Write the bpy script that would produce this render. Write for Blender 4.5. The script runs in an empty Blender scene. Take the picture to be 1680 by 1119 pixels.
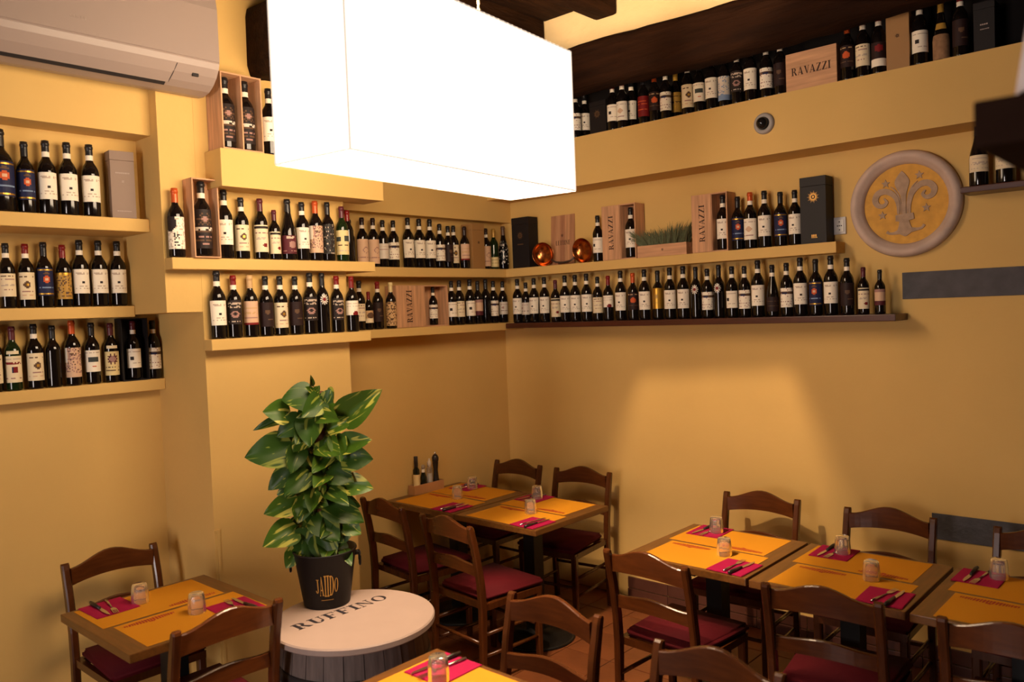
import bpy, bmesh, math, random
from mathutils import Vector, Matrix
random.seed(7)
PI = math.pi
SC = bpy.context.scene
COL = SC.collection

# ---------------------------------------------------------------- camera, light, exposure
def rot_mat(cols):
    return Matrix(((cols[0][0], cols[1][0], cols[2][0]), (cols[0][1], cols[1][1], cols[2][1]), (cols[0][2], cols[1][2], cols[2][2]))).to_4x4()
F = Vector((-0.67037693, 0.74110206, -0.03691226)); R = Vector((0.74201337, 0.66931868, -0.03779764)); U = Vector((0.00330585, 0.05272806, 0.99860344))
cam = bpy.data.cameras.new('camera'); co = bpy.data.objects.new('camera', cam); COL.objects.link(co)
cam.sensor_fit = 'HORIZONTAL'; cam.sensor_width = 36; cam.lens = 36 * 1346.8 / 1680
cam.clip_start = 0.05
co.matrix_world = Matrix.Translation((4.090, -4.453, 1.912)) @ rot_mat((R, U, -F))
cam.dof.use_dof = True; cam.dof.focus_distance = 4.3; cam.dof.aperture_fstop = 2.4
SC.camera = co
SC.view_settings.view_transform = 'Standard'; SC.view_settings.look = 'None'
SC.view_settings.gamma = 1; SC.view_settings.use_curve_mapping = False
SC.view_settings.exposure = 0.24
w = bpy.data.worlds.new('dim_room_air'); SC.world = w; w.use_nodes = True
w.node_tree.nodes['Background'].inputs[0].default_value = (0.55, 0.6, 0.7, 1)
w.node_tree.nodes['Background'].inputs[1].default_value = 0.05

def light(name, kind, loc, energy, col, **k):
    l = bpy.data.lights.new(name, kind); l.energy = energy; l.color = col
    for a, b in k.items(): setattr(l, a, b)
    o = bpy.data.objects.new(name, l); o.location = loc; COL.objects.link(o); return o
WARM = (1.0, 0.72, 0.46)
LAMP_C = Vector((1.935, -2.39, 2.39)); LAMP_ROT = math.radians(6.3)
lampM = Matrix.Translation(LAMP_C) @ Matrix.Rotation(LAMP_ROT, 4, 'Z')
for by_ in (-.23, .23): light('bulb_light', 'POINT', lampM @ Vector((0, by_, 0.43)), 158, WARM, shadow_soft_size=0.035)
o = light('door_daylight', 'AREA', (2.6, -7.45, 1.30), 95, (1.0, 0.86, 0.80), shape='RECTANGLE', size=1.2, size_y=2.0)
o.rotation_euler = (PI/2, 0, 0)

# ---------------------------------------------------------------- materials
def lin(c):
    return tuple((x/255/12.92 if x/255 <= .04045 else ((x/255+.055)/1.055)**2.4) for x in c)
MATS = {}
def mat(name, col, rough=.5, metal=0, spec=.5, var=0, scale=8, stretch=(1,1,1), bump=0, bscale=60, col2=None, coat=0, trans=0, emis=0, ecol=None, ior=1.45):
    if name in MATS: return MATS[name]
    m = bpy.data.materials.new(name); m.use_nodes = True; nt = m.node_tree; b = nt.nodes['Principled BSDF']
    b.inputs['Base Color'].default_value = (*col, 1); b.inputs['Roughness'].default_value = rough
    b.inputs['Metallic'].default_value = metal; b.inputs['Specular IOR Level'].default_value = spec
    b.inputs['Coat Weight'].default_value = coat; b.inputs['Transmission Weight'].default_value = trans; b.inputs['IOR'].default_value = ior
    if emis: b.inputs['Emission Color'].default_value = (*(ecol or col), 1); b.inputs['Emission Strength'].default_value = emis
    if var or bump:
        tc = nt.nodes.new('ShaderNodeTexCoord'); mp = nt.nodes.new('ShaderNodeMapping'); mp.inputs['Scale'].default_value = stretch
        nt.links.new(tc.outputs['Object'], mp.inputs[0])
    if var:
        n = nt.nodes.new('ShaderNodeTexNoise'); n.inputs['Scale'].default_value = scale; n.inputs['Detail'].default_value = 5
        nt.links.new(mp.outputs[0], n.inputs[0])
        cr = nt.nodes.new('ShaderNodeValToRGB'); e = cr.color_ramp.elements
        c2 = col2 or tuple(x*(1-var) for x in col)
        e[0].position = .3; e[0].color = (*c2, 1); e[1].position = .7; e[1].color = (*col, 1)
        nt.links.new(n.outputs[0], cr.inputs[0]); nt.links.new(cr.outputs[0], b.inputs['Base Color'])
    if bump:
        n2 = nt.nodes.new('ShaderNodeTexNoise'); n2.inputs['Scale'].default_value = bscale; n2.inputs['Detail'].default_value = 4
        nt.links.new(mp.outputs[0], n2.inputs[0])
        bp = nt.nodes.new('ShaderNodeBump'); bp.inputs['Strength'].default_value = bump; bp.inputs['Distance'].default_value = .01
        nt.links.new(n2.outputs[0], bp.inputs['Height']); nt.links.new(bp.outputs[0], b.inputs['Normal'])
    MATS[name] = m; return m
WALL = mat('ochre_plaster', (.67, .43, .14), rough=.75, spec=.25, var=.07, scale=2.2, bump=.12, bscale=25)
WALLD = mat('dark_panelling', (.09, .05, .03), rough=.6, var=.3, scale=5, stretch=(8, 8, .6))
PLAS = mat('cream_plaster', (.70, .52, .27), rough=.9, spec=.1, var=.1, scale=3, bump=.5, bscale=18)
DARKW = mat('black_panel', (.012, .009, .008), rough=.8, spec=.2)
BEAM = mat('old_beam_wood', (.032, .012, .004), rough=.85, spec=.1, var=.55, scale=7, stretch=(4, .6, 4), bump=.9, bscale=14)
BEAMX = mat('old_log_wood', (.022, .0075, .0026), rough=.85, spec=.1, var=.55, scale=6, stretch=(.5, 4, 4), bump=.9, bscale=12)
SHELFW = mat('brown_shelf_wood', (.085, .022, .010), rough=.35, var=.4, scale=6, stretch=(1, 8, 8))
CHAIR = mat('chair_wood', (.088, .024, .0055), rough=.25, spec=.5, var=.4, scale=9, stretch=(6, 6, .8), coat=.15)
CHAIRR = mat('chair_rail_wood', (.10, .027, .006), rough=.25, spec=.5, var=.35, scale=9, stretch=(.8, 6, 6), coat=.15)
TABLE = mat('table_wood', (.16, .062, .013), rough=.33, var=.4, scale=7, stretch=(8, 1, 8), coat=.1)
SEAT = mat('oxblood_cloth', (.085, .004, .008), rough=.8, spec=.2, bump=.15, bscale=200)
BLACKM = mat('black_iron', (.010, .009, .009), rough=.45, metal=.3)
MATY = mat('ochre_paper', (.60, .25, .012), rough=.75, spec=.2)
REDINK = mat('red_ink', (.36, .022, .008), rough=.7)
NAPK = mat('magenta_paper', (.34, .005, .058), rough=.8, spec=.2)
STEEL = mat('cutlery_steel', (.62, .58, .54), rough=.2, metal=1)
DARKH = mat('dark_handle', (.02, .013, .010), rough=.3)
GLASS = mat('clear_glass', (1, .97, .93), rough=.05, trans=.94, ior=1.35)
TILE = mat('terracotta', (.22, .068, .022), rough=.42, var=.35, scale=3, bump=.1, bscale=30)
GROUT = mat('dark_grout', (.07, .032, .016), rough=.9)
SKIRT = mat('brown_skirting_tile', (.10, .035, .022), rough=.4, var=.3, scale=6)
SLATE = mat('slate_paint', (.085, .078, .085), rough=.7, var=.35, scale=12, bump=.4, bscale=40)
BGLASS = mat('dark_bottle_glass', (.006, .004, .0035), rough=.07, spec=.6)
GGLASS = mat('green_bottle_glass', (.008, .018, .005), rough=.07, spec=.6)
PINE = mat('pale_pine', (.66, .36, .19), rough=.6, spec=.25, var=.35, scale=6, stretch=(9, 9, .7))
PINEH = mat('pale_pine_lengthwise', (.66, .36, .19), rough=.6, spec=.25, var=.35, scale=6, stretch=(.7, 9, 9))
BRAND = mat('burnt_lettering', (.045, .018, .010), rough=.8)
COPPER = mat('old_copper', (.62, .20, .055), rough=.22, metal=1, var=.35, scale=14)
IRON = mat('grey_iron', (.12, .09, .075), rough=.5, metal=.8)
ACW = mat('white_plastic', (.29, .225, .195), rough=.35, spec=.4)
ACD = mat('dark_slot', (.015, .012, .012), rough=.7)
ACG = mat('grey_print', (.36, .28, .24), rough=.5)
STONE = mat('painted_stone', (.60, .45, .36), rough=.7, var=.25, scale=9, bump=.2, bscale=30)
MEDY = mat('ochre_inlay', (.70, .36, .05), rough=.7, var=.22, scale=24)
MEDG = mat('grey_relief', (.46, .31, .20), rough=.7, var=.3, scale=30)
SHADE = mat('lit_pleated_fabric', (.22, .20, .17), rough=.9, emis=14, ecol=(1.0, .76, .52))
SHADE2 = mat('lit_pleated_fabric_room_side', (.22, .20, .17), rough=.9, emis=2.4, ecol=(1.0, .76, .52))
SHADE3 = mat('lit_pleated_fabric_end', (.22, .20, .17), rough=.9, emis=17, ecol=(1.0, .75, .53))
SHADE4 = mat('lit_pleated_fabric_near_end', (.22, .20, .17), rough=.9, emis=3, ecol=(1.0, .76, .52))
CORD = mat('pale_cord', (.55, .40, .25), rough=.8)
WHITEP = mat('white_painted_lid', (.36, .27, .235), rough=.55, var=.08, scale=5)
STAVE = mat('grey_stave', (.17, .125, .11), rough=.7, var=.4, scale=6, stretch=(9, 9, .8))
HOOP = mat('dark_hoop', (.055, .045, .045), rough=.5, metal=.6)
INK = mat('black_ink', (.018, .014, .022), rough=.6)
GOLDI = mat('gold_ink', (.52, .28, .06), rough=.4, metal=.3)
POTB = mat('black_tin', (.008, .006, .006), rough=.5, spec=.3)
SOIL = mat('soil', (.03, .018, .01), rough=1)
MOSS = mat('coir_pole', (.16, .07, .03), rough=1, var=.5, scale=40, bump=.8, bscale=60)
STEM = mat('green_stem', (.10, .14, .03), rough=.5)
SOCK = mat('socket_plastic', (.55, .50, .46), rough=.4)
LENS = mat('black_lens', (.008, .008, .008), rough=.1)
GREYP = mat('grey_plastic', (.30, .27, .25), rough=.5)
CARD = mat('taupe_card', (.23, .155, .115), rough=.6)
CARDT = mat('tan_card', (.33, .17, .055), rough=.5)
BLKC = mat('black_card', (.012, .009, .009), rough=.55, spec=.3)
GOLDF = mat('gold_foil', (.62, .34, .07), rough=.5, metal=.3)
WHITEF = mat('white_lamp_cloth', (.72, .68, .74), rough=.8)
RACK = mat('dark_stained_wood', (.030, .014, .009), rough=.9, spec=.05, var=.4, scale=6)
NEEDLE = mat('grey_green_needles', (.15, .17, .075), rough=.7, var=.4, scale=50)
NEEDLE2 = mat('pale_dry_needles', (.42, .36, .22), rough=.8)
GLASSY = mat('oil_glass', (.012, .012, .006), rough=.05)
SALT = mat('salt_white', (.8, .74, .66), rough=.6)
WICKER = mat('wicker', (.36, .19, .09), rough=.8, var=.4, scale=40)

def leaf_mat(name, a, b_, thr):
    m = bpy.data.materials.new(name); m.use_nodes = True; nt = m.node_tree; b = nt.nodes['Principled BSDF']
    b.inputs['Roughness'].default_value = .42; b.inputs['Specular IOR Level'].default_value = .32
    tc = nt.nodes.new('ShaderNodeTexCoord'); mp = nt.nodes.new('ShaderNodeMapping'); mp.inputs['Scale'].default_value = (3.4, .8, 1)
    n = nt.nodes.new('ShaderNodeTexNoise'); n.inputs['Scale'].default_value = 1.7; n.inputs['Detail'].default_value = 1.6; n.inputs['Distortion'].default_value = .8
    oi = nt.nodes.new('ShaderNodeObjectInfo'); ad = nt.nodes.new('ShaderNodeVectorMath')
    nt.links.new(tc.outputs['Object'], ad.inputs[0]); nt.links.new(oi.outputs['Random'], ad.inputs[1])
    nt.links.new(ad.outputs[0], mp.inputs[0]); nt.links.new(mp.outputs[0], n.inputs[0])
    cr = nt.nodes.new('ShaderNodeValToRGB'); e = cr.color_ramp.elements
    e[0].position = thr; e[0].color = (*a, 1); e[1].position = thr+.06; e[1].color = (*b_, 1)
    nt.links.new(n.outputs[0], cr.inputs[0]); nt.links.new(cr.outputs[0], b.inputs['Base Color'])
    return m
LEAF = [leaf_mat('pothos_leaf', (.050, .115, .008), (.46, .44, .07), .55), leaf_mat('pothos_leaf_dark', (.028, .075, .007), (.24, .28, .04), .57)]

# ---------------------------------------------------------------- mesh helpers
class MB:
    def __init__(s): s.v = []; s.f = []; s.m = []; s.mats = []; s.sm = []
    def mi(s, m):
        if m not in s.mats: s.mats.append(m)
        return s.mats.index(m)
    def add(s, vs, fs, m, smooth=False, M=None):
        k = len(s.v); i = s.mi(m)
        s.v += [tuple(M @ Vector(v)) if M else tuple(v) for v in vs]
        for f in fs: s.f.append(tuple(k+x for x in f)); s.m.append(i); s.sm.append(smooth)
    def box(s, a, b, m, M=None, bev=0):
        x0, y0, z0 = a; x1, y1, z1 = b
        if not bev:
            s.add([(x0,y0,z0),(x1,y0,z0),(x1,y1,z0),(x0,y1,z0),(x0,y0,z1),(x1,y0,z1),(x1,y1,z1),(x0,y1,z1)],
                  [(0,3,2,1),(4,5,6,7),(0,1,5,4),(1,2,6,5),(2,3,7,6),(3,0,4,7)], m, False, M)
        else:
            bm = bmesh.new(); bmesh.ops.create_cube(bm, size=1)
            for v in bm.verts: v.co = Vector(((x0+x1)/2+v.co.x*(x1-x0), (y0+y1)/2+v.co.y*(y1-y0), (z0+z1)/2+v.co.z*(z1-z0)))
            bmesh.ops.bevel(bm, geom=list(bm.edges), offset=bev, segments=2, affect='EDGES', profile=.6)
            s.bm(bm, m, False, M)
    def bm(s, bm, m, smooth=False, M=None):
        bm.verts.index_update()
        s.add([v.co.copy() for v in bm.verts], [[v.index for v in f.verts] for f in bm.faces], m, smooth, M); bm.free()
    def lathe(s, prof, m, n=20, M=None, smooth=True, cap=False):
        vs = []; fs = []
        for r, z in prof:
            for i in range(n):
                a = 2*PI*i/n; vs.append((r*math.cos(a), r*math.sin(a), z))
        for j in range(len(prof)-1):
            for i in range(n):
                i2 = (i+1) % n; fs.append((j*n+i, j*n+i2, (j+1)*n+i2, (j+1)*n+i))
        if cap: fs.append(tuple(range(n))[::-1]); fs.append(tuple((len(prof)-1)*n+i for i in range(n)))
        s.add(vs, fs, m, smooth, M)
    def tube(s, pts, r, m, n=8, M=None, sq=None):
        pts = [Vector(q) for q in pts]; vs = []; fs = []; up = Vector((0, 0, 1))
        for k, q in enumerate(pts):
            d = (pts[min(k+1, len(pts)-1)] - pts[max(k-1, 0)]).normalized()
            a = d.cross(up) if abs(d.z) < .95 else d.cross(Vector((0, 1, 0)))
            a.normalize(); b = d.cross(a).normalized(); rr = r[k] if isinstance(r, (list, tuple)) else r
            for i in range(n):
                t = 2*PI*i/n; vs.append(q + a*rr*math.cos(t) + b*rr*math.sin(t))
        for k in range(len(pts)-1):
            for i in range(n): fs.append((k*n+i, k*n+(i+1) % n, (k+1)*n+(i+1) % n, (k+1)*n+i))
        fs.append(tuple(range(n))[::-1]); fs.append(tuple((len(pts)-1)*n+i for i in range(n)))
        s.add(vs, fs, m, n > 5, M)
    def poly(s, pts, m, z0=0, z1=.0008, M=None):
        n = len(pts)
        s.add([(x, y, z0) for x, y in pts]+[(x, y, z1) for x, y in pts], [tuple(range(n))[::-1], tuple(range(n, 2*n))]+[(i, (i+1) % n, n+(i+1) % n, n+i) for i in range(n)], m, False, M)
    def mesh(s, name):
        me = bpy.data.meshes.new(name); me.from_pydata(s.v, [], s.f)
        for m in s.mats: me.materials.append(m)
        me.polygons.foreach_set('material_index', s.m); me.polygons.foreach_set('use_smooth', s.sm)
        me.update(); return me
    def obj(s, name, parent=None): return link(name, s.mesh(name), parent)
def link(name, me, parent=None, M=None):
    o = bpy.data.objects.new(name, me); COL.objects.link(o)
    if parent: o.parent = parent
    if M is not None: o.matrix_local = M
    return o
def tag(o, label, cat, group=None):
    o['label'] = label; o['category'] = cat
    if group: o['group'] = group
    return o
def thing(name, label, cat, loc=(0,0,0), rz=0, group=None):
    o = link(name, None); o.location = loc; o.rotation_euler = (0, 0, rz); return tag(o, label, cat, group)
def struct(o): o['kind'] = 'structure'; return o
def cbox(name, a, b, m, parent=None, bev=0):
    mb = MB(); mb.box(a, b, m, None, bev); return mb.obj(name, parent)
def dup(root):
    r = root.copy(); COL.objects.link(r)
    for ch in root.children:
        c = ch.copy(); COL.objects.link(c); c.parent = r
        for g in ch.children:
            d = g.copy(); COL.objects.link(d); d.parent = c
    return r
def TR(x=0, y=0, z=0, rz=0, rx=0, ry=0, s=1):
    return Matrix.Translation((x, y, z)) @ Matrix.Rotation(rz, 4, 'Z') @ Matrix.Rotation(rx, 4, 'X') @ Matrix.Rotation(ry, 4, 'Y') @ Matrix.Diagonal((s, s, s, 1))
def frame(origin, right, up):
    r = Vector(right).normalized(); u = Vector(up).normalized(); n = r.cross(u)
    return Matrix.Translation(origin) @ rot_mat((r, u, n))

# lettering: stencil roman capitals drawn as polygons in a box one unit high
def ell(cx, cy, rx, ry, a0, a1, n=10): return [(cx+rx*math.cos(a0+(a1-a0)*i/n), cy+ry*math.sin(a0+(a1-a0)*i/n)) for i in range(n+1)]
def ring(cx, cy, rx, ry, ix, iy, a0, a1, n=10):
    o_ = ell(cx, cy, rx, ry, a0, a1, n); i_ = ell(cx, cy, ix, iy, a0, a1, n)
    return [[o_[k], o_[k+1], i_[k+1], i_[k]] for k in range(n)]
def rc(x0, y0, x1, y1): return [(x0, y0), (x1, y0), (x1, y1), (x0, y1)]
GL = {
 'I': (.46, [rc(.12, 0, .34, 1), rc(0, 0, .46, .06), rc(0, .94, .46, 1)]),
 'R': (.96, [rc(.1, 0, .32, 1), rc(0, 0, .42, .06), rc(0, .94, .45, 1), rc(.3, .46, .45, .52), [(.42, .5), (.60, .5), (.96, 0), (.68, 0)]] + ring(.43, .73, .32, .27, .10, .21, -PI/2, PI/2)),
 'A': (.92, [[(.05, 0), (.12, 0), (.46, .92), (.40, 1)], [(.38, 1), (.50, 1), (.86, 0), (.60, 0)], rc(.2, .27, .66, .33), rc(0, 0, .2, .05), rc(.54, 0, .92, .05)]),
 'V': (.86, [[(.06, 1), (.32, 1), (.56, 0), (.46, 0)], [(.74, 1), (.81, 1), (.56, 0), (.49, .06)], rc(0, .95, .38, 1), rc(.66, .95, .86, 1)]),
 'Z': (.84, [rc(.06, .94, .80, 1), rc(.02, 0, .80, .06), [(.54, .95), (.80, .95), (.28, .05), (.02, .05)], [(.06, .94), (.06, .74), (.12, .94)], [(.80, .06), (.80, .28), (.73, .06)]]),
 'U': (.90, [rc(.1, .28, .32, 1), rc(.72, .28, .78, 1), rc(0, .95, .42, 1), rc(.62, .95, .88, 1)] + ring(.44, .30, .34, .30, .13, .22, PI, 2*PI)),
 'F': (.80, [rc(.1, 0, .32, 1), rc(0, 0, .44, .06), rc(0, .94, .76, 1), rc(.3, .48, .56, .54), [(.76, .94), (.76, .70), (.66, .94)], [(.56, .36), (.56, .66), (.46, .51)]]),
 'N': (.96, [rc(.1, 0, .16, 1), rc(.78, 0, .84, 1), [(.06, 1), (.30, 1), (.84, 0), (.74, 0)], rc(0, 0, .28, .05), rc(.66, .95, .96, 1)]),
 'O': (1.0, ring(.5, .5, .48, .5, .27, .46, 0, 2*PI, 20)),
 'J': (.5, [rc(.2, .2, .38, 1), rc(.05, .95, .5, 1)] + ring(.14, .2, .24, .2, .08, .12, PI, 2*PI)),
 'D': (.9, [rc(.1, 0, .3, 1), rc(0, 0, .4, .06), rc(0, .94, .4, 1)] + ring(.38, .5, .48, .5, .26, .44, -PI/2, PI/2)),
 'G': (.95, ring(.5, .5, .48, .5, .27, .46, .5, 2*PI, 18) + [rc(.6, .35, .98, .42)]),
 'E': (.8, [rc(.1, 0, .32, 1), rc(0, 0, .74, .06), rc(0, .94, .74, 1), rc(.3, .48, .56, .54)]),
 'T': (.8, [rc(.3, 0, .52, 1), rc(.04, .93, .78, 1), rc(.18, 0, .64, .06)]),
 'L': (.75, [rc(.1, 0, .32, 1), rc(0, 0, .72, .06), rc(0, .94, .42, 1)]),
 'C': (.9, ring(.5, .5, .48, .5, .27, .46, .6, 2*PI-.6, 18)),
}
def lettering(word, m, M, height, length=None, gap=.1, th=.0006):
    wid = sum(GL[c][0] for c in word) + gap*(len(word)-1); sx = (length/wid) if length else height
    mb = MB(); x = 0
    for c in word:
        wd, ps = GL[c]
        for q in ps: mb.poly([((x+a)*sx, b*height) for a, b in q], m, 0, th, M)
        x += wd+gap
    return mb
# ---------------------------------------------------------------- the room
def sbox(name, boxes, m, bev=0):
    mb = MB()
    for a, b in boxes: mb.box(a, b, m, None, bev)
    return struct(mb.obj(name))
floor = sbox('floor', [((-.4, -7.6, -.1), (8.2, .25, -.006))], GROUT)
tm = MB(); tm.box((-.147, -.147, -.012), (.147, .147, 0), TILE, None, .003); tme = tm.mesh('tile')
for i in range(15):
    for j in range(12):
        x, y = .15+.3*i, -.15-.3*j
        if x < .43 and -2.6 < y < -1.72 or y < -3.5 or x > 4.5: continue
        t = link('tile', tme, floor); t.location = (x, y, -.0005-random.random()*.0012); t.rotation_euler = (random.uniform(-.002, .002), random.uniform(-.002, .002), random.choice((0, PI/2, PI)))
sbox('ceiling', [((-.4, -7.6, 3.9), (8.2, .25, 4.0))], BEAM)
sbox('wall_right', [((-.3, 0, 0), (8.2, .2, 4.0))], WALL)
sbox('wall_left', [((-.3, -1.734, 0), (0, .0, 4)), ((-.4, -7.6, 0), (-.055, -2.563, 1.62)), ((-.4, -7.6, 1.62), (-.06, -2.563, 1.97)),
                   ((-.4, -7.6, 1.951), (.016, -2.735, 2.36)), ((-.4, -7.6, 2.36), (.21, -2.735, 2.79)), ((-.4, -7.6, 2.769), (.366, -2.735, 4))], WALL)
sbox('wall_pillar', [((-.3, -2.563, 0), (.436, -1.734, 4)), ((-.3, -2.735, 1.962), (.4345, -2.563, 4))], WALL)
sbox('wall_front', [((-.4, -7.8, 0), (1.9, -7.6, 4)), ((3.3, -7.8, 0), (8.2, -7.6, 4)), ((1.9, -7.8, 2.4), (3.3, -7.6, 4))], WALLD)
sbox('wall_entrance', [((8.0, -7.6, 0), (8.2, .2, 4))], WALLD)
sbox('door_1', [((1.9, -7.74, 0), (1.97, -7.66, 2.4)), ((3.23, -7.74, 0), (3.3, -7.66, 2.4)), ((1.97, -7.74, 2.33), (3.23, -7.66, 2.4)), ((1.97, -7.71, 0), (3.23, -7.70, 2.33))], RACK)
sbox('trim_1', [((0, -.243, 2.69), (8.0, 0.01, 2.998))], WALL)          # bulkhead along the right wall
sbox('trim_2', [((-.01, -1.74, 2.547), (.095, 0, 3.95))], WALL)           # bulkhead in the corner
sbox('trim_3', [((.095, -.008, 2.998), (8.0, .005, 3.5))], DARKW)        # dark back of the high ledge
sbox('trim_4', [((0, -.26, 3.46), (8.0, .01, 3.95))], PLAS)              # plaster above the wall beam
sbox('trim_5', [((.434, -2.552, .0), (.440, -2.538, .922)), ((.434, -2.566, .917), (.441, -2.538, .926))], WALL)   # cable cover strip
bb = struct(link('baseboard_right', None))
k = 0; x = 1.022
bm_ = MB(); bm_.box((0, -.012, .062), (.298, 0, .134), SKIRT, None, .003); bme = bm_.mesh('tile')
bm2 = MB(); bm2.box((0, -.016, .0), (.298, 0, .058), SKIRT, None, .003); bme2 = bm2.mesh('tile')
while x < 4.4:
    for me in (bme, bme2):
        t = link('tile', me, bb); t.location = (x, 0, 0)
    x += .301
# old beams: hewn timbers with an uneven surface
def timber(name, a, b, m, axis, label, seed, rough=.012, rnd=.05, seg=.09):
    rs = random.Random(seed); bm = bmesh.new(); bmesh.ops.create_cube(bm, size=1)
    L = [b[i]-a[i] for i in range(3)]
    for v in bm.verts: v.co = Vector([(a[i]+b[i])/2+v.co[i]*L[i] for i in range(3)])
    bmesh.ops.bevel(bm, geom=list(bm.edges), offset=rnd, segments=2, affect='EDGES', profile=.55)
    n = max(2, int(L[axis]/seg)); ax = Vector([1 if i == axis else 0 for i in range(3)])
    for k in range(1, n):
        p = Vector(a)+ax*L[axis]*k/n
        bmesh.ops.bisect_plane(bm, geom=bm.verts[:]+bm.edges[:]+bm.faces[:], plane_co=p, plane_no=ax)
    for v in bm.verts:
        t = v.co[axis]
        for i in range(3):
            if i != axis: v.co[i] += rough*(math.sin(t*3.1+i*1.7+seed)*.8+rs.uniform(-.5, .5))
    mb = MB(); mb.bm(bm, m, True); o = mb.obj(name); return tag(o, label, 'beam')
timber('ceiling_beam', (.1, -.47, 3.215), (7.9, -.262, 3.49), BEAMX, 0, 'thick dark hewn log beam above the bottles of the high ledge', 1, .012, .06)
timber('ceiling_beam', (.44, -2.15, 3.47), (.69, -.27, 3.89), BEAM, 1, 'dark main ceiling beam running to the log beam behind the lampshade', 2, .008, .02)
timber('ceiling_beam', (.69, -3.4, 3.766), (.94, -.27, 3.9), BEAM, 1, 'dark ceiling joist with orange lit underside beside the main beam', 3, .006, .02)
timber('ceiling_beam', (1.10, -3.4, 3.662), (1.262, -.27, 3.9), BEAM, 1, 'short square ended ceiling joist next to bare plaster above lampshade', 4, .006, .025)
timber('ceiling_beam', (.40, -2.27, 3.09), (.76, -1.9, 3.43), BEAM, 1, 'dark rough beam end above the crate with two black bottles', 5, .016, .05)

# ---------------------------------------------------------------- shelves
def shelf(label, boxes, m, bev=.004):
    mb = MB()
    for a, b in boxes: mb.box(a, b, m, None, bev)
    return tag(mb.obj('wall_shelf'), label, 'shelf')
shelf('ochre niche shelf, topmost of three, under the air conditioner', [((.0, -4.3, 2.337), (.311, -2.736, 2.396))], WALL)
shelf('ochre niche shelf, middle of three, holding seven bottles', [((-.07, -4.3, 1.951), (.107, -2.736, 2.004))], WALL)
shelf('ochre niche shelf, lowest of three, with a black bottle case', [((-.07, -4.3, 1.583), (.014, -2.564, 1.639))], WALL)
shelf('upper ochre pillar shelf holding an opened single bottle crate', [((.41, -2.733, 2.155), (.509, -1.59, 2.208)), ((.143, -1.733, 2.155), (.41, -1.59, 2.2075))], WALL)
shelf('lower ochre pillar shelf with bottles above the potted plant', [((.43, -2.566, 1.778), (.509, -1.639, 1.831)), ((.184, -1.733, 1.7785), (.43, -1.639, 1.8305))], WALL)
shelf('thick ochre pillar ledge carrying a crate with two black bottles', [((.41, -2.516, 2.534), (.583, -1.571, 2.709))], WALL)
shelf('upper ochre corner shelf running around onto the wall with copper pans', [((0, -1.733, 2.150), (.142, 0, 2.209)), ((.142, -.126, 2.150), (2.477, 0, 2.209))], WALL)
shelf('lower ochre corner shelf with a lettered wooden case', [((0, -1.733, 1.778), (.183, 0, 1.829))], WALL)
shelf('long dark brown wooden wall shelf holding thirty bottles in a row', [((.184, -.195, 1.789), (2.784, 0, 1.824))], SHELFW)
shelf('short brown wooden wall shelf beside the round medallion', [((3.071, -.16, 2.381), (3.9, 0, 2.41))], SHELFW)

# ---------------------------------------------------------------- bottles
LC = {k: lin(v) for k, v in dict(W=(238,226,205), K=(40,30,28), C=(226,208,172), T=(198,160,112), G=(176,134,58), N=(28,32,66), O=(196,84,36), R=(120,22,22), L=(190,170,150), B=(92,66,46), P=(84,30,38),
      D=(40,22,20), S=(208,196,180), Y=(218,196,140), E=(210,172,140), U=(120,140,170), M=(60,64,60), X=(196,150,60), V=(160,120,110)).items()}
def lmat(k): return mat('label_'+k, LC[k], rough=.35 if k in 'XSG' else .6, metal=.8 if k == 'X' else 0, spec=.3)
def paint(feats, u, v, base, rnd):
    c = base
    for f in feats:
        if f[0] == 't':
            if abs(v-f[1]) < f[2] and f[3] < u < f[4] and rnd.random() < f[6]: c = f[5]
        elif f[0] == 'd':
            if ((u-f[1])/f[3])**2+((v-f[2])/f[4])**2 < 1: c = f[5]
        elif f[0] == 'r':
            if f[1] < u < f[2] and f[3] < v < f[4]: c = f[5]
        elif f[0] == 'n':
            if rnd.random() < f[1]: c = f[2]
        elif f[0] == 's':       # sun rays
            a = math.atan2(v-f[2], u-f[1]); rr = math.hypot((u-f[1])/f[3], (v-f[2])/f[4])
            if .35 < rr < .75+.3*math.cos(a*12): c = f[5]
    return c
txt = lambda v, k='L', u0=.15, u1=.85, h=.025, d=.75: ('t', v, h, u0, u1, k, d)
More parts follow.
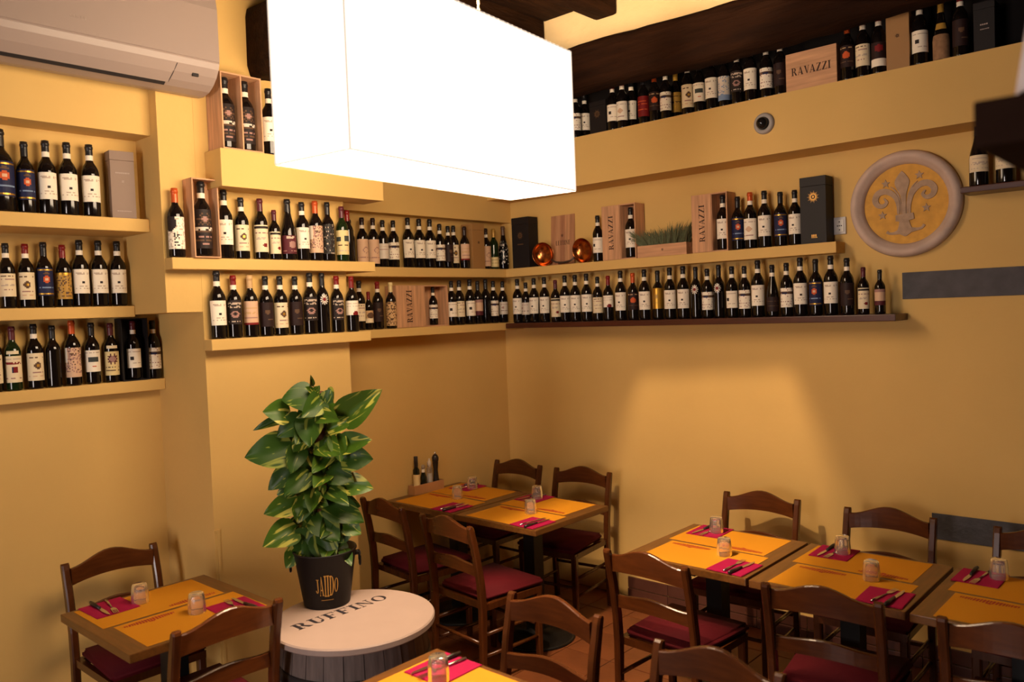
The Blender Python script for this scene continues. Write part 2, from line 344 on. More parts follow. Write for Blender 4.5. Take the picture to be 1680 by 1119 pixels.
# type: v0, v1, arc, paper, features, capsule, band, glass, profile, words
TY = {
 'white': (.20, .56, 165, 'W', [txt(.86), txt(.78, 'L', .25, .75), ('d', .5, .46, .07, .06, 'K'), txt(.3, 'L', .3, .7), txt(.2)], 'K', 1, 'b', 0, 'crested white label'),
 'whitecrest': (.19, .52, 160, 'W', [txt(.86), ('d', .36, .5, .11, .11, 'K'), txt(.25, 'L', .4, .8)], 'K', 1, 'b', 0, 'dark crested white label'),
 'crest': (.13, .55, 160, 'C', [txt(.86, 'B'), ('d', .56, .54, .16, .13, 'B'), ('d', .56, .54, .07, .06, 'X'), txt(.3, 'V', .3, .8), txt(.15, 'E')], 'K', 1, 'b', 0, 'gold crested cream label'),
 'crestc': (.16, .53, 160, 'W', [txt(.86), ('d', .5, .5, .17, .13, 'E'), txt(.2, 'V')], 'O', 1, 'b', 0, 'pale crested white label'),
 'cream': (.18, .53, 160, 'C', [txt(.88, 'B'), txt(.76, 'V', .2, .8), txt(.5, 'L', .2, .8), txt(.3, 'V', .3, .7)], 'K', 1, 'b', 0, 'plain cream label'),
 'seal': (.12, .56, 160, 'C', [('r', .05, .95, .86, .94, 'K'), txt(.72, 'V'), txt(.5, 'L', .2, .7), ('d', .64, .24, .12, .08, 'R')], 'P', 0, 'b', 0, 'red sealed cream label'),
 'blue': (.18, .60, 175, 'N', [('r', .1, .9, .91, .97, 'X'), ('d', .5, .60, .15, .13, 'O'), ('d', .5, .60, .06, .06, 'E'), ('d', .5, .8, .12, .05, 'B'), txt(.3, 'U', .2, .8), ('r', .1, .9, .05, .08, 'X')], 'K', 0, 'b', 0, 'navy orange label'),
 'blueor': (.22, .58, 160, 'D', [('d', .5, .55, .2, .16, 'O'), txt(.9, 'T'), txt(.25, 'B')], 'O', 0, 'b', 0, 'dark orange emblem label'),
 'gold': (.13, .55, 165, 'G', [('n', .28, 'B'), ('r', 0, 1, .9, 1, 'X'), ('r', 0, 1, 0, .2, 'G'), txt(.1, 'B')], 'R', 0, 'b', 0, 'engraved tan gold label'),
 'goldbig': (.22, .64, 300, 'X', [('d', .5, .6, .05, .1, 'G'), txt(.3, 'G', .35, .65)], 'K', 0, 'b', 0, 'shiny gold wrapped label'),
 'goldlab': (.16, .55, 170, 'G', [txt(.8, 'B'), txt(.5, 'B'), ('n', .1, 'X')], 'X', 0, 'b', 0, 'mustard gold label'),
 'shield': (.13, .54, 165, 'C', [('t', .74, .05, .1, .9, 'R', .85), txt(.88, 'L'), ('r', .42, .66, .36, .6, 'N'), ('r', .52, .66, .36, .6, 'R'), txt(.15, 'V')], 'P', 0, 'g', 0, 'shielded cream label'),
 'plain': None,
 'art': (.13, .58, 150, 'E', [('n', .35, 'V'), ('n', .14, 'B'), ('r', 0, .28, .5, 1, 'W'), ('r', 0, 1, 0, .14, 'E')], 'O', 0, 'b', 0, 'sketched brown art label'),
 'pict': (.20, .55, 160, 'W', [('r', .34, .8, .45, .7, 'M'), txt(.88), txt(.25, 'O', .5, .7)], 'K', 0, 'b', 0, 'white label with dark picture'),
 'rosette': (.12, .52, 160, 'Y', [('s', .5, .68, .3, .26, 'P'), ('d', .5, .68, .16, .13, 'V'), txt(.35, 'B'), txt(.2, 'B')], 'P', 0, 'b', 0, 'yellow label with purple rosette'),
 'band': (.17, .53, 160, 'W', [('r', 0, 1, .66, .82, 'B'), ('n', .08, 'V'), ('r', .3, .6, .68, .78, 'N'), txt(.3, 'V')], 'K', 1, 'b', 0, 'white label with picture band'),
 'side': (.12, .58, 150, 'W', [('n', .2, 'L'), ('t', .3, .2, .35, .6, 'K', .5), ('d', .2, .8, .3, .25, 'K')], 'O', 0, 'b', 0, 'sideways white label'),
 'black': (.10, .62, 175, 'K', [('s', .5, .74, .3, .17, 'B'), ('d', .5, .74, .11, .06, 'V'), ('t', .5, .035, .15, .85, 'S', .8), txt(.42, 'B'), txt(.3, 'V', .22, .78), txt(.2, 'B'), txt(.1, 'V', .35, .65)], 'K', 1, 'b', 0, 'black label with white lettering'),
 'blacktext': (.22, .60, 160, 'K', [('t', .88, .05, .1, .9, 'L', .7), ('t', .74, .04, .1, .9, 'L', .6), ('d', .5, .42, .22, .14, 'V'), ('d', .5, .42, .1, .07, 'K'), txt(.12, 'L')], 'R', 1, 'b', 0, 'black label with grey lettering'),
 'tan': (.20, .58, 160, 'E', [txt(.7, 'T'), txt(.5, 'T'), ('r', 0, 1, 0, .1, 'R'), txt(.3, 'V')], 'T', 0, 'b', 0, 'peach tan label'),
 'dark': (.16, .56, 160, 'D', [('d', .5, .6, .12, .1, 'B'), txt(.3, 'B', .5, .8)], 'K', 1, 'b', 0, 'dark brown label'),
 'burg': (.10, .40, 170, 'P', [('t', .9, .06, .3, .7, 'L', .8), ('d', .6, .5, .16, .2, 'V'), txt(.15, 'V')], 'K', 0, 'b', 1, 'sloping with purple label'),
 'burgdark': (.10, .38, 170, 'D', [txt(.7, 'B'), txt(.4, 'B')], 'K', 1, 'b', 1, 'sloping with dark label'),
 'script': (.12, .62, 120, 'K', [('n', .30, 'M'), ('n', .08, 'L')], 'K', 0, 'b', 0, 'pale script decoration'),
 'old': (.12, .56, 165, 'Y', [('r', .05, .35, .55, .75, 'M'), ('r', .55, .95, .55, .78, 'M'), txt(.4, 'B'), txt(.15, 'L')], 'P', 0, 'g', 0, 'yellowed pictured label'),
 'half': (.30, .56, 165, 'W', [txt(.8, 'L'), txt(.6, 'L'), ('d', .66, .1, .15, .18, 'R')], 'R', 0, 'b', 0, 'short white label'),
 'sun': (.46, .66, 90, '-', [('s', .5, .5, .46, .46, 'S'), ('d', .5, .5, .16, .16, 'R')], 'K', 0, 'b', 0, 'silver sun emblem'),
 'etch': (.07, .56, 165, 'E', [('d', .64, .55, .2, .12, 'V'), ('d', .64, .55, .15, .09, 'E'), txt(.25, 'V')], 'D', 1, 'b', 0, 'tall pinkish tan label'),
 'low': (.18, .50, 160, 'S', [txt(.8, 'L'), txt(.6, 'V')], 'K', 1, 'b', 0, 'pale grey label'),
 'smalltan': (.18, .5, 160, 'T', [('d', .5, .6, .3, .25, 'B'), ('r', 0, 1, 0, .35, 'C')], 'R', 0, 'b', 0, 'orange brown picture label'),
 'oldtan': (.06, .58, 165, 'T', [('n', .35, 'B')], 'Y', 0, 'b', 0, 'worn brown label'),
 'pink': (.20, .56, 165, 'E', [('r', 0, 1, 0, .28, 'P'), ('r', 0, 1, .8, 1, 'V')], 'K', 0, 'b', 0, 'rosy label with darker foot'),
 'pale': (.20, .50, 160, 'S', [txt(.8, 'V'), ('d', .3, .55, .1, .1, 'V'), txt(.3, 'P')], 'K', 1, 'b', 0, 'pale lilac white label'),
 'green': (.06, .30, 160, 'Y', [txt(.7, 'B'), txt(.4, 'B')], 'G', 0, 'g', 0, 'green glass and low label'),
 'dots': (.12, .66, 200, '-', [('n', .16, 'S'), ('n', .2, 'M')], 'B', 0, 'b', 1, 'silver dotted decoration'),
 'red': (.15, .55, 165, 'R', [txt(.75, 'O'), txt(.6, 'O'), txt(.35, 'O')], 'K', 0, 'b', 0, 'red label'),
 'bluew': (.12, .56, 150, 'S', [('r', 0, 1, 0, .22, 'U'), ('n', .15, 'U')], 'K', 0, 'b', 0, 'blue and white label'),
 'redlow': (.12, .5, 165, 'D', [('r', 0, 1, 0, .3, 'W'), ('d', .5, .75, .2, .15, 'R')], 'R', 1, 'b', 0, 'dark red label with white foot'),
 'champ': (.22, .48, 150, 'C', [('t', .5, .08, .12, .88, 'L', .6), txt(.8, 'L'), txt(.2, 'L')], 'K', 0, 'b', 1, 'squat cream label'),
 'fiasco': (.5, .62, 160, '-', [('r', .2, .8, .1, .9, 'G')], 'G', 0, 'b', 1, 'straw covered base'),
}
TY['plain'] = (.2, .5, 160, None, [], 'K', 0, 'b', 0, 'no label')
TY['bluebig'] = TY['blue']
H0 = .315; R0 = .0358
PROF = [[(0,.012),(.8,0),(.96,.008),(1,.03),(1,.58),(.985,.615),(.92,.65),(.78,.69),(.58,.728),(.45,.755),(.395,.79),(.375,.93),(.42,.935),(.42,.965),(.375,.97),(.37,.99),(0,.99)],
        [(0,.012),(.8,0),(.97,.008),(1,.03),(1,.42),(.96,.47),(.86,.54),(.70,.62),(.54,.70),(.44,.77),(.40,.82),(.375,.93),(.42,.935),(.42,.965),(.375,.97),(.37,.99),(0,.99)]]
def prof_r(p, z):
    for (r0, z0), (r1, z1) in zip(PROF[p], PROF[p][1:]):
        if z0 <= z <= z1 and z1 > z0: return r0+(r1-r0)*(z-z0)/(z1-z0)
    return 1
BCACHE = {}
def bottle_meshes(ty, cap):
    key = (ty, cap)
    if key in BCACHE: return BCACHE[key]
    v0, v1, arc, paper, feats, c0, band, glass, pr, words = TY[ty]
    out = []
    mb = MB(); mb.lathe([(r*R0, z*H0) for r, z in PROF[pr]], BGLASS if glass == 'b' else GGLASS, 20)
    body = mb.mesh('wine_bottle')
    cm = mat('capsule_'+cap, LC[cap] if cap != 'K' else (.012, .011, .012), rough=.35, metal=.25 if cap in 'XGO' else 0)
    mb = MB(); k = R0*1.05; lo = .82 if band else .79
    mb.lathe([(prof_r(pr, lo)*k, lo*H0), (.395*k, .90*H0), (.385*k, .93*H0), (.44*k, .936*H0), (.44*k, .966*H0), (.40*k, .972*H0), (.39*k, .997*H0), (.3*k, H0), (0, H0)], cm, 16)
    out.append(('capsule', mb.mesh('capsule')))
    if band:
        mb = MB(); mb.lathe([(prof_r(pr, .775)*k*1.0, .775*H0), (prof_r(pr, .80)*k*1.01, .80*H0), (.40*k*1.03, .845*H0)], lmat('W'), 16); out.append(('neck_band', mb.mesh('neck_band')))
    if paper:
        NX, NY = 16, 22; rnd = random.Random(sum(map(ord, ty))); mb = MB(); vid = {}; taper = .13 if ty == 'white' else 0
        def vert(i, j):
            v = j/NY; z = v0+(v1-v0)*v; a = math.radians(arc)*(1-taper*(1-v))*(i/NX-.5); r = prof_r(pr, z)*R0*1.012+.0002
            return (r*math.sin(a), -r*math.cos(a), z*H0)
        for i in range(NX):
            for j in range(NY):
                c = paint(feats, (i+.5)/NX, (j+.5)/NY, paper, rnd)
                if c == '-': continue
                mb.add([vert(i, j), vert(i+1, j), vert(i+1, j+1), vert(i, j+1)], [(0, 1, 2, 3)], lmat(c), True)
        out.append(('label', mb.mesh('label')))
    if ty == 'rosette' or ty == 'shield':
        mb = MB(); q = []
        for j in range(4):
            for i in range(7):
                z = .57+.05*j/3; a = math.radians(90)*(i/6-.5); r = prof_r(0, z)*R0*1.02+.0003; q.append((r*math.sin(a), -r*math.cos(a), z*H0))
        mb.add(q, [(j*7+i, j*7+i+1, (j+1)*7+i+1, (j+1)*7+i) for j in range(3) for i in range(6)], lmat('C'), True); out.append(('shoulder_label', mb.mesh('shoulder_label')))
    if ty == 'fiasco':
        mb = MB(); mb.lathe([(0, -.0), (.9*R0, 0), (1.1*R0, .02), (1.12*R0, .11), (1.02*R0, .135)], WICKER, 20); out.append(('straw_base', mb.mesh('straw_base')))
    BCACHE[key] = (body, out); return BCACHE[key]
ORD = 'first second third fourth fifth sixth seventh eighth ninth tenth eleventh twelfth thirteenth fourteenth fifteenth sixteenth seventeenth eighteenth nineteenth twentieth'.split()
ORD += ['twenty '+q for q in ORD[:9]]+['thirtieth']
CAPW = dict(K='black', N='navy', R='red', P='wine red', O='orange', T='tan', X='gold', G='gold', D='brown', Y='gold', B='bronze')
CAMX, CAMY = 4.09, -4.453
def bottle(x, y, z, h, ty, cap=None, rz=None, fat=1.0, label=None, group=None, normal=0):
    c = cap or TY[ty][5]; body, parts = bottle_meshes(ty, c)
    b = link('wine_bottle', body); s = h/H0; b.scale = (s*fat, s*fat, s); b.location = (x, y, z+.0004)
    th = math.atan2(CAMX-x, y-CAMY); th = normal+(th-normal)*.6+random.uniform(-.22, .22)
    b.rotation_euler = (0, 0, th if rz is None else rz)
    for n, me in parts: link(n, me, b)
    return tag(b, label, 'bottle', group)
SHELF = {
 'N1': (2.396, PI/2, 'top niche shelf', [(.262,-3.322,.341,'bluebig'),(.262,-3.229,.301,'blue'),(.262,-3.146,.316,'white'),(.262,-3.061,.319,'white'),(.262,-2.968,.321,'white')]),
 'N2': (2.004, PI/2, 'middle niche shelf', [(.062,-3.262,.284,'cream'),(.062,-3.185,.284,'crest','R'),(.062,-3.111,.294,'blue'),(.062,-3.032,.284,'gold'),(.062,-2.958,.309,'white'),(.062,-2.874,.31,'white'),(.062,-2.788,.31,'white')]),
 'N3': (1.639, PI/2, 'lowest niche shelf', [(-.02,-3.31,.297,'crest'),(-.02,-3.233,.287,'shield'),(-.02,-3.144,.295,'crest'),(-.02,-3.067,.285,'plain'),(-.02,-2.982,.306,'art'),(-.02,-2.895,.292,'pict'),(-.02,-2.807,.287,'rosette'),(-.016,-2.702,.284,'whitecrest','P'),(-.018,-2.602,.293,'band')]),
 'B': (2.208, PI/2, 'upper pillar shelf', [(.474,-2.691,.314,'side'),(.480,-2.568,.344,'black'),(.474,-2.453,.325,'white'),(.474,-2.365,.296,'crest'),(.474,-2.263,.299,'seal'),(.474,-2.187,.248,'seal'),(.474,-2.108,.308,'burg'),(.474,-2.024,.299,'white'),(.474,-1.943,.311,'art'),(.474,-1.867,.31,'script'),(.474,-1.777,.294,'old'),(.40,-1.685,.288,'plain','R')]),
 'C': (1.831, PI/2, 'lower pillar shelf', [(.474,-2.509,.32,'white'),(.474,-2.425,.299,'blacktext'),(.474,-2.338,.3,'tan'),(.474,-2.254,.297,'dark'),(.474,-2.172,.298,'crest'),(.474,-2.085,.297,'dark'),(.474,-1.997,.315,'blacktext','K'),(.474,-1.921,.315,'sun'),(.474,-1.83,.3,'blacktext'),(.474,-1.733,.298,'half')]),
 'D': (2.209, PI/2, 'upper corner shelf', [(.045,-1.408,.287,'plain','D'),(.078,-1.336,.301,'etch'),(.078,-1.252,.303,'etch'),(.078,-1.177,.294,'low'),(.078,-1.092,.297,'band'),(.078,-.971,.321,'white'),(.078,-.875,.32,'white'),(.078,-.782,.322,'white'),(.078,-.695,.296,'band'),(.078,-.619,.286,'dark'),(.060,-.550,.294,'crest'),(.100,-.486,.288,'tan','D'),(.078,-.252,.288,'etch'),(.078,-.173,.288,'green'),(.078,-.072,.312,'dots')]),
 'E': (1.829, PI/2, 'lower corner shelf', [(.1,-1.396,.298,'cream'),(.1,-1.328,.231,'smalltan'),(.1,-1.257,.292,'dark','R'),(.135,-1.182,.285,'oldtan'),(.07,-.770,.25,'band'),(.1,-.629,.297,'whitecrest'),(.1,-.556,.301,'cream'),(.1,-.455,.308,'whitecrest'),(.1,-.378,.298,'pink'),(.1,-.298,.309,'plain'),(.1,-.22,.298,'band'),(.1,-.123,.295,'pale')]),
 'W': (1.824, 0, 'brown wall shelf', [(.222,-.1,.31,'white'),(.300,-.1,.282,'pale'),(.376,-.1,.308,'white'),(.47,-.1,.309,'white'),(.567,-.1,.285,'seal'),(.65,-.1,.311,'white'),(.737,-.1,.31,'white'),(.831,-.1,.313,'white'),(.92,-.1,.288,'cream'),(1.004,-.1,.289,'half'),(1.101,-.1,.316,'white'),(1.194,-.1,.296,'blueor'),(1.279,-.1,.313,'white'),(1.375,-.1,.3,'goldbig'),(1.461,-.1,.313,'white'),(1.553,-.1,.316,'white'),(1.637,-.1,.306,'sun'),(1.713,-.1,.29,'band'),(1.787,-.1,.308,'sun'),(1.87,-.1,.294,'whitecrest'),(1.947,-.1,.291,'band'),(2.028,-.1,.318,'white'),(2.112,-.1,.287,'burgdark'),(2.194,-.1,.292,'band'),(2.271,-.1,.316,'white'),(2.355,-.1,.302,'blue'),(2.436,-.1,.314,'white'),(2.52,-.1,.296,'dark'),(2.602,-.1,.243,'seal'),(2.683,-.1,.225,'pink')]),
 'DR': (2.209, 0, 'copper pan shelf', [(.916,-.07,.301,'whitecrest'),(1.168,-.062,.318,'white'),(1.806,-.062,.318,'white'),(1.902,-.07,.305,'blue'),(1.979,-.07,.32,'crestc'),(2.064,-.07,.318,'white'),(2.156,-.07,.3,'blue'),(2.238,-.07,.3,'white')]),
 'H': (2.998, 0, 'high beam ledge', [(.86,-.19,.30,'band'),(.874,-.112,.30,'white'),(1.148,-.19,.305,'whitecrest','R'),(1.22,-.19,.31,'crestc'),(1.235,-.112,.315,'white'),(1.373,-.19,.3,'red'),(1.45,-.19,.3,'blueor'),(1.527,-.19,.3,'band'),(1.548,-.112,.3,'goldlab'),(1.673,-.19,.31,'crest'),(1.747,-.19,.3,'pict'),(1.825,-.19,.315,'white'),(1.902,-.19,.3,'bluew'),(1.980,-.19,.3,'blacktext'),(2.059,-.19,.315,'white'),(2.150,-.19,.3,'band'),(2.228,-.19,.3,'dark'),(2.580,-.19,.3,'blueor'),(2.656,-.19,.305,'cream','R'),(2.731,-.19,.305,'redlow'),(2.918,-.19,.31,'whitecrest'),(3.008,-.18,.29,'fiasco'),(3.092,-.19,.3,'dark','R')]),
 'A': (2.709, PI/2, 'lampshade ledge', [(.51,-2.441,.335,'black'),(.51,-2.338,.335,'black'),(.535,-2.225,.325,'white'),(.475,-2.15,.31,'white')]),
 'SR': (2.41, 0, 'short brown shelf', [(3.135,-.085,.30,'champ'),(3.245,-.085,.30,'champ')]),
}
for key, (z, nrm, phrase, items) in SHELF.items():
    for i, it in enumerate(items):
        x, y, h, ty = it[:4]; cap = it[4] if len(it) > 4 else None
        wd = TY[ty][9]; cw = CAPW[cap or TY[ty][5]]
        if key == 'A' and i < 2: lab = 'black bottle, white lettering, in the %s half of the two bottle crate' % ('left', 'right')[i]
        elif key == 'B' and i == 1: lab = 'black bottle, white lettering, standing in the single bottle pine crate'
        elif key == 'SR': lab = 'wide shouldered bottle, cream label, %s on the short brown shelf' % ('nearer the medallion', 'farther from the medallion')[i]
        else: lab = '%s bottle, %s, %s from left, %s' % (('half size' if h < .26 and ty == 'seal' else cw+' capped'), wd, ORD[i], phrase)
        fat = {'bluebig': 1.28, 'fiasco': 1.0, 'champ': 1.2, 'black': 1.1 if key != 'B' else 1.05, 'burg': 1.06, 'sun': .93, 'script': .95}.get(ty, 1.0)
        bottle(x, y, z+(.0085 if (key, i) in (('A',0),('A',1),('B',1),('E',4),('DR',1),('DR',2),('N3',7)) else 0), h, ty, cap, None if not (key in 'AB' and ty == 'black') else PI/2-.15, fat, lab, 'wine bottles on '+phrase, nrm)
# ---------------------------------------------------------------- crates, gift boxes
def sun_mesh(r, m, n=18, M=None):
    mb = MB()
    for i in range(n):
        a = 2*PI*i/n; b = PI/n*.75
        mb.poly([(r*.5*math.cos(a-b), r*.5*math.sin(a-b)), (r*(1 if i % 2 else .8)*math.cos(a), r*(1 if i % 2 else .8)*math.sin(a)), (r*.5*math.cos(a+b), r*.5*math.sin(a+b))], m, 0, .0006, M)
    for q in ring(0, 0, r*.5, r*.5, r*.34, r*.34, 0, 2*PI, 20): mb.poly(q, m, 0, .0006, M)
    mb.poly(ell(0, 0, r*.16, r*.2, 0, 2*PI-.3, 8), m, 0, .0006, M)
    return mb
FRONT = lambda x, z: frame((x, -.0004, z), (1, 0, 0), (0, 0, 1))           # drawing plane on a box front (local -Y)
UPWARD = lambda x, z: frame((x, -.0004, z), (0, 0, 1), (-1, 0, 0))         # lettering that climbs the front
def crate(label, x, y, z, rz, w_, h, d, div=None, lid=None, text=None, m=PINE, t=.007, name='wine_crate'):
    r = thing(name, label, 'crate', (x, y, z+.0003), rz)
    cbox('side_panel', (0, 0, 0), (t, d, h), m, r); cbox('side_panel', (w_-t, 0, 0), (w_, d, h), m, r)
    cbox('top_panel', (t, 0, h-t), (w_-t, d, h), m if m is not PINE else PINEH, r); cbox('bottom_panel', (t, 0, 0), (w_-t, d, t), m if m is not PINE else PINEH, r)
    cbox('back_panel', (t, d-t*.7, t), (w_-t, d, h-t), m, r)
    if div: cbox('divider', (div-t/2, .002, t), (div+t/2, d-t*.7, h-t), m, r)
    if lid:
        l = cbox('sliding_lid', (lid[0], -.004, .003), (lid[1], .002, h-.003), m, r, .001)
        if text:
            hh, ln, cx = text
            lettering('RAVAZZI', BRAND, frame((cx+hh/2, -.0044, h/2-ln/2), (0, 0, 1), (-1, 0, 0)), hh, ln).obj('lettering', l)
    return r
crate('tall open pine crate holding two black bottles on pillar ledge', .575, -2.495, 2.709, PI/2, .21, .354, .137, div=.105)
crate('narrow open pine crate holding one black bottle on pillar shelf', .5235, -2.632, 2.208, PI/2, .128, .362, .086, t=.006)
crate('wide wooden case with upright burnt lettering and half open front, corner shelf', .115, -1.125, 1.829, PI/2, .45, .268, .102, div=.24, lid=(.0, .24), text=(.045, .205, .105))
crate('lettered pine crate with an open half holding a bottle, left of greenery', .985, -.115, 2.209, 0, .252, .346, .105, div=.137, lid=(0, .137), text=(.036, .215, .068))
crate('lettered pine crate with an open half holding a bottle, right of greenery', 1.633, -.115, 2.209, 0, .227, .338, .105, div=.127, lid=(0, .127), text=(.036, .215, .066))
crate('narrow black open case with a bottle on lowest niche shelf', .016, -2.770, 1.639, PI/2, .130, .306, .072, m=BLKC, t=.005, name='bottle_case')
r = thing('wine_crate', 'pale pine box lying on its side with burnt lettering, high ledge', 'crate', (2.272, -.222, 2.9985), 0)
cbox('body', (0, .008, 0), (.265, .17, .197), PINEH, r); l = cbox('front_panel', (.0, 0, .0), (.265, .0079, .197), PINEH, r, .0015)
lettering('RAVAZZI', BRAND, FRONT(.03, .080), .040, .205).obj('lettering', l)
def gift(label, x, y, z, rz, w_, h, d, m, extras, name='gift_box'):
    r = thing(name, label, 'box', (x, y, z+.0003), rz)
    cbox('carton', (0, 0, 0), (w_, d, h*.86), m, r, .0015); cbox('carton_lid', (-.0006, -.0006, h*.86+.0008), (w_+.0006, d+.0006, h), m, r, .0015)
    for n, mb in extras: mb.obj(n, r)
    return r
def lines(m, rows, cx, wid, M):
    mb = MB(); rs = random.Random(5)
    for z, h in rows:
        x = cx-wid/2
        while x < cx+wid/2:
            q = rs.uniform(.003, .007); mb.poly(rc(x, z, x+q, z+h), m, 0, .0004, M); x += q+.002
    return mb
P0 = frame((0, -.0012, 0), (1, 0, 0), (0, 0, 1))
gift('taupe grey gift carton at the end of the top niche shelf', .292, -2.893, 2.396, PI/2-.10, .104, .302, .068, CARD, [('printed_mark', lines(ACG, [(.20, .006), (.03, .004)], .052, .06, P0)), ('emblem', sun_mesh(.008, ACG, 8, frame((.052, -.0012, .165), (1,0,0), (0,0,1))))])
gift('tan brown gift carton between bottles on the upper corner shelf', .135, -.445, 2.209, PI/2, .118, .308, .105, CARDT, [('emblem', sun_mesh(.012, BRAND, 8, frame((.06, -.0012, .18), (1,0,0), (0,0,1))))])
gift('black gift box with dull bronze sun in the shelf corner', .205, -.118, 2.209, 0, .155, .352, .10, BLKC, [('sun_emblem', sun_mesh(.030, mat('bronze_ink', (.12, .06, .025), rough=.5), 18, frame((.078, -.0012, .225), (1,0,0), (0,0,1)))), ('printed_mark', lines(mat('bronze_ink', (.12,.06,.025)), [(.16, .008)], .078, .05, P0))])
gift('black gift box with bright gold sun beside the wall socket', 2.287, -.118, 2.209, 0, .139, .352, .10, BLKC, [('sun_emblem', sun_mesh(.034, GOLDF, 22, frame((.072, -.0012, .245), (1,0,0), (0,0,1)))), ('printed_mark', lines(GOLDF, [(.028, .004), (.034, .012)], .072, .026, P0))])
gift('small black gift box with faint sun on the high ledge', .98, -.205, 2.998, 0, .125, .205, .10, BLKC, [('sun_emblem', sun_mesh(.030, mat('bronze_ink', (.12,.06,.025)), 16, frame((.06, -.0012, .125), (1,0,0), (0,0,1))))])
gift('plain tan carton with small round mark on the high ledge', 2.776, -.225, 2.998, 0, .105, .296, .11, CARDT, [('printed_mark', sun_mesh(.012, BRAND, 10, frame((.052, -.0012, .16), (1,0,0), (0,0,1))))])
gift('black carton nearest the right end of the high ledge', 3.150, -.21, 2.998, 0, .085, .225, .10, BLKC, [('printed_mark', lines(ACG, [(.12, .006), (.1, .004)], .042, .03, P0))])
o = cbox('wooden_board', (.4385, -2.135, 2.7095), (.4465, -2.07, 3.03), PINE, None, .002); tag(o, 'upright pine board behind the bottles next to the lampshade', 'board')
r = thing('wooden_plaque', 'striped pine crate lid with faint lettering leaning behind copper pans', 'board', (.475, -.028, 2.2095), 0); r.rotation_euler = (math.radians(-4), 0, 0)
for k in range(5): cbox('plank', (.041*k, 0, 0), (.041*k+.0402, .009, .345), mat('pine_plank_%d' % k, [(.50,.24,.115), (.58,.30,.15), (.44,.20,.10), (.60,.31,.15), (.48,.23,.11)][k], rough=.6, var=.3, scale=6, stretch=(9, 9, .7)), r, .001)
lettering('LETTINE', BRAND, FRONT(.045, .14), .03, .125).obj('lettering', r); sun_mesh(.013, BRAND, 7, FRONT(.10, .205)).obj('emblem', r)

# copper pans
for k, (x, rot, lab) in enumerate([(.452, .35, 'round copper pan beside the black corner box, handle crossing rightwards'), (.795, -.06, 'round copper pan beside a white labelled bottle, handle crossing leftwards')]):
    r = thing('copper_pan', lab, 'pan', (x, -.065, 2.294), rot*.6, 'copper pans with crossed handles')
    M = Matrix.Rotation(PI/2+.12, 4, 'X')
    mb = MB(); mb.lathe([(0, -.022), (.03, -.020), (.055, -.012), (.072, .004), (.080, .020), (.083, .022), (.080, .016), (.072, -.002), (.055, -.017), (.03, -.026), (0, -.028)], COPPER, 32, M); mb.obj('bowl', r)
    sg = 1 if k == 0 else -1
    mb = MB(); mb.tube([(sg*.066, -.024, -.044), (sg*.10, -.026, -.062), (sg*.16, -.028, -.070), (sg*.20, -.030, -.064 - .008*k)], [.007, .006, .006, .008], IRON, 8); mb.obj('handle', r)
# planter
r = thing('planter_box', 'low pine trough of dry grey green needles between two lettered crates', 'planter', (1.247, -.117, 2.2095), 0)
cbox('front_panel', (0, 0, 0), (.345, .008, .072), PINEH, r); cbox('back_panel', (0, .092, 0), (.345, .10, .072), PINEH, r)
cbox('end_panel', (0, .0081, 0), (.008, .0919, .072), PINEH, r); cbox('end_panel', (.337, .0081, 0), (.345, .0919, .072), PINEH, r); cbox('bottom_panel', (.008, .008, 0), (.337, .092, .006), PINEH, r)
sun_mesh(.010, BRAND, 7, FRONT(.18, .04)).obj('emblem', r)
rs = random.Random(11); mb = MB()
for k in range(1100):
    x = rs.uniform(.02, .325); y = rs.uniform(.02, .08); c = (x-.17)/.17
    dx = c*.10+rs.gauss(0, .035); dy = rs.gauss(-.012, .022); L = rs.uniform(.05, .125)*(1.2 if x > .2 else .95)
    L2 = min(L, .15); top = Vector((min(max(x+dx, -.055), .368), min(max(y+dy, -.03), .098), .062+L2)); b0 = Vector((x, y, .055))
    if top.x < -.006: top.y = -.014-abs(top.y)*.2
    mid = (b0+top)/2+Vector((0, 0, .015)); wv = Vector((.0016, .0012, 0)) if k % 2 else Vector((.0012, -.0016, 0))
    mb.add([b0-wv, b0+wv, mid+wv, mid-wv, top], [(0, 1, 2, 3), (3, 2, 4)], NEEDLE if k % 2 else NEEDLE2)
o = mb.obj('needle_foliage', r); o['kind'] = 'stuff'

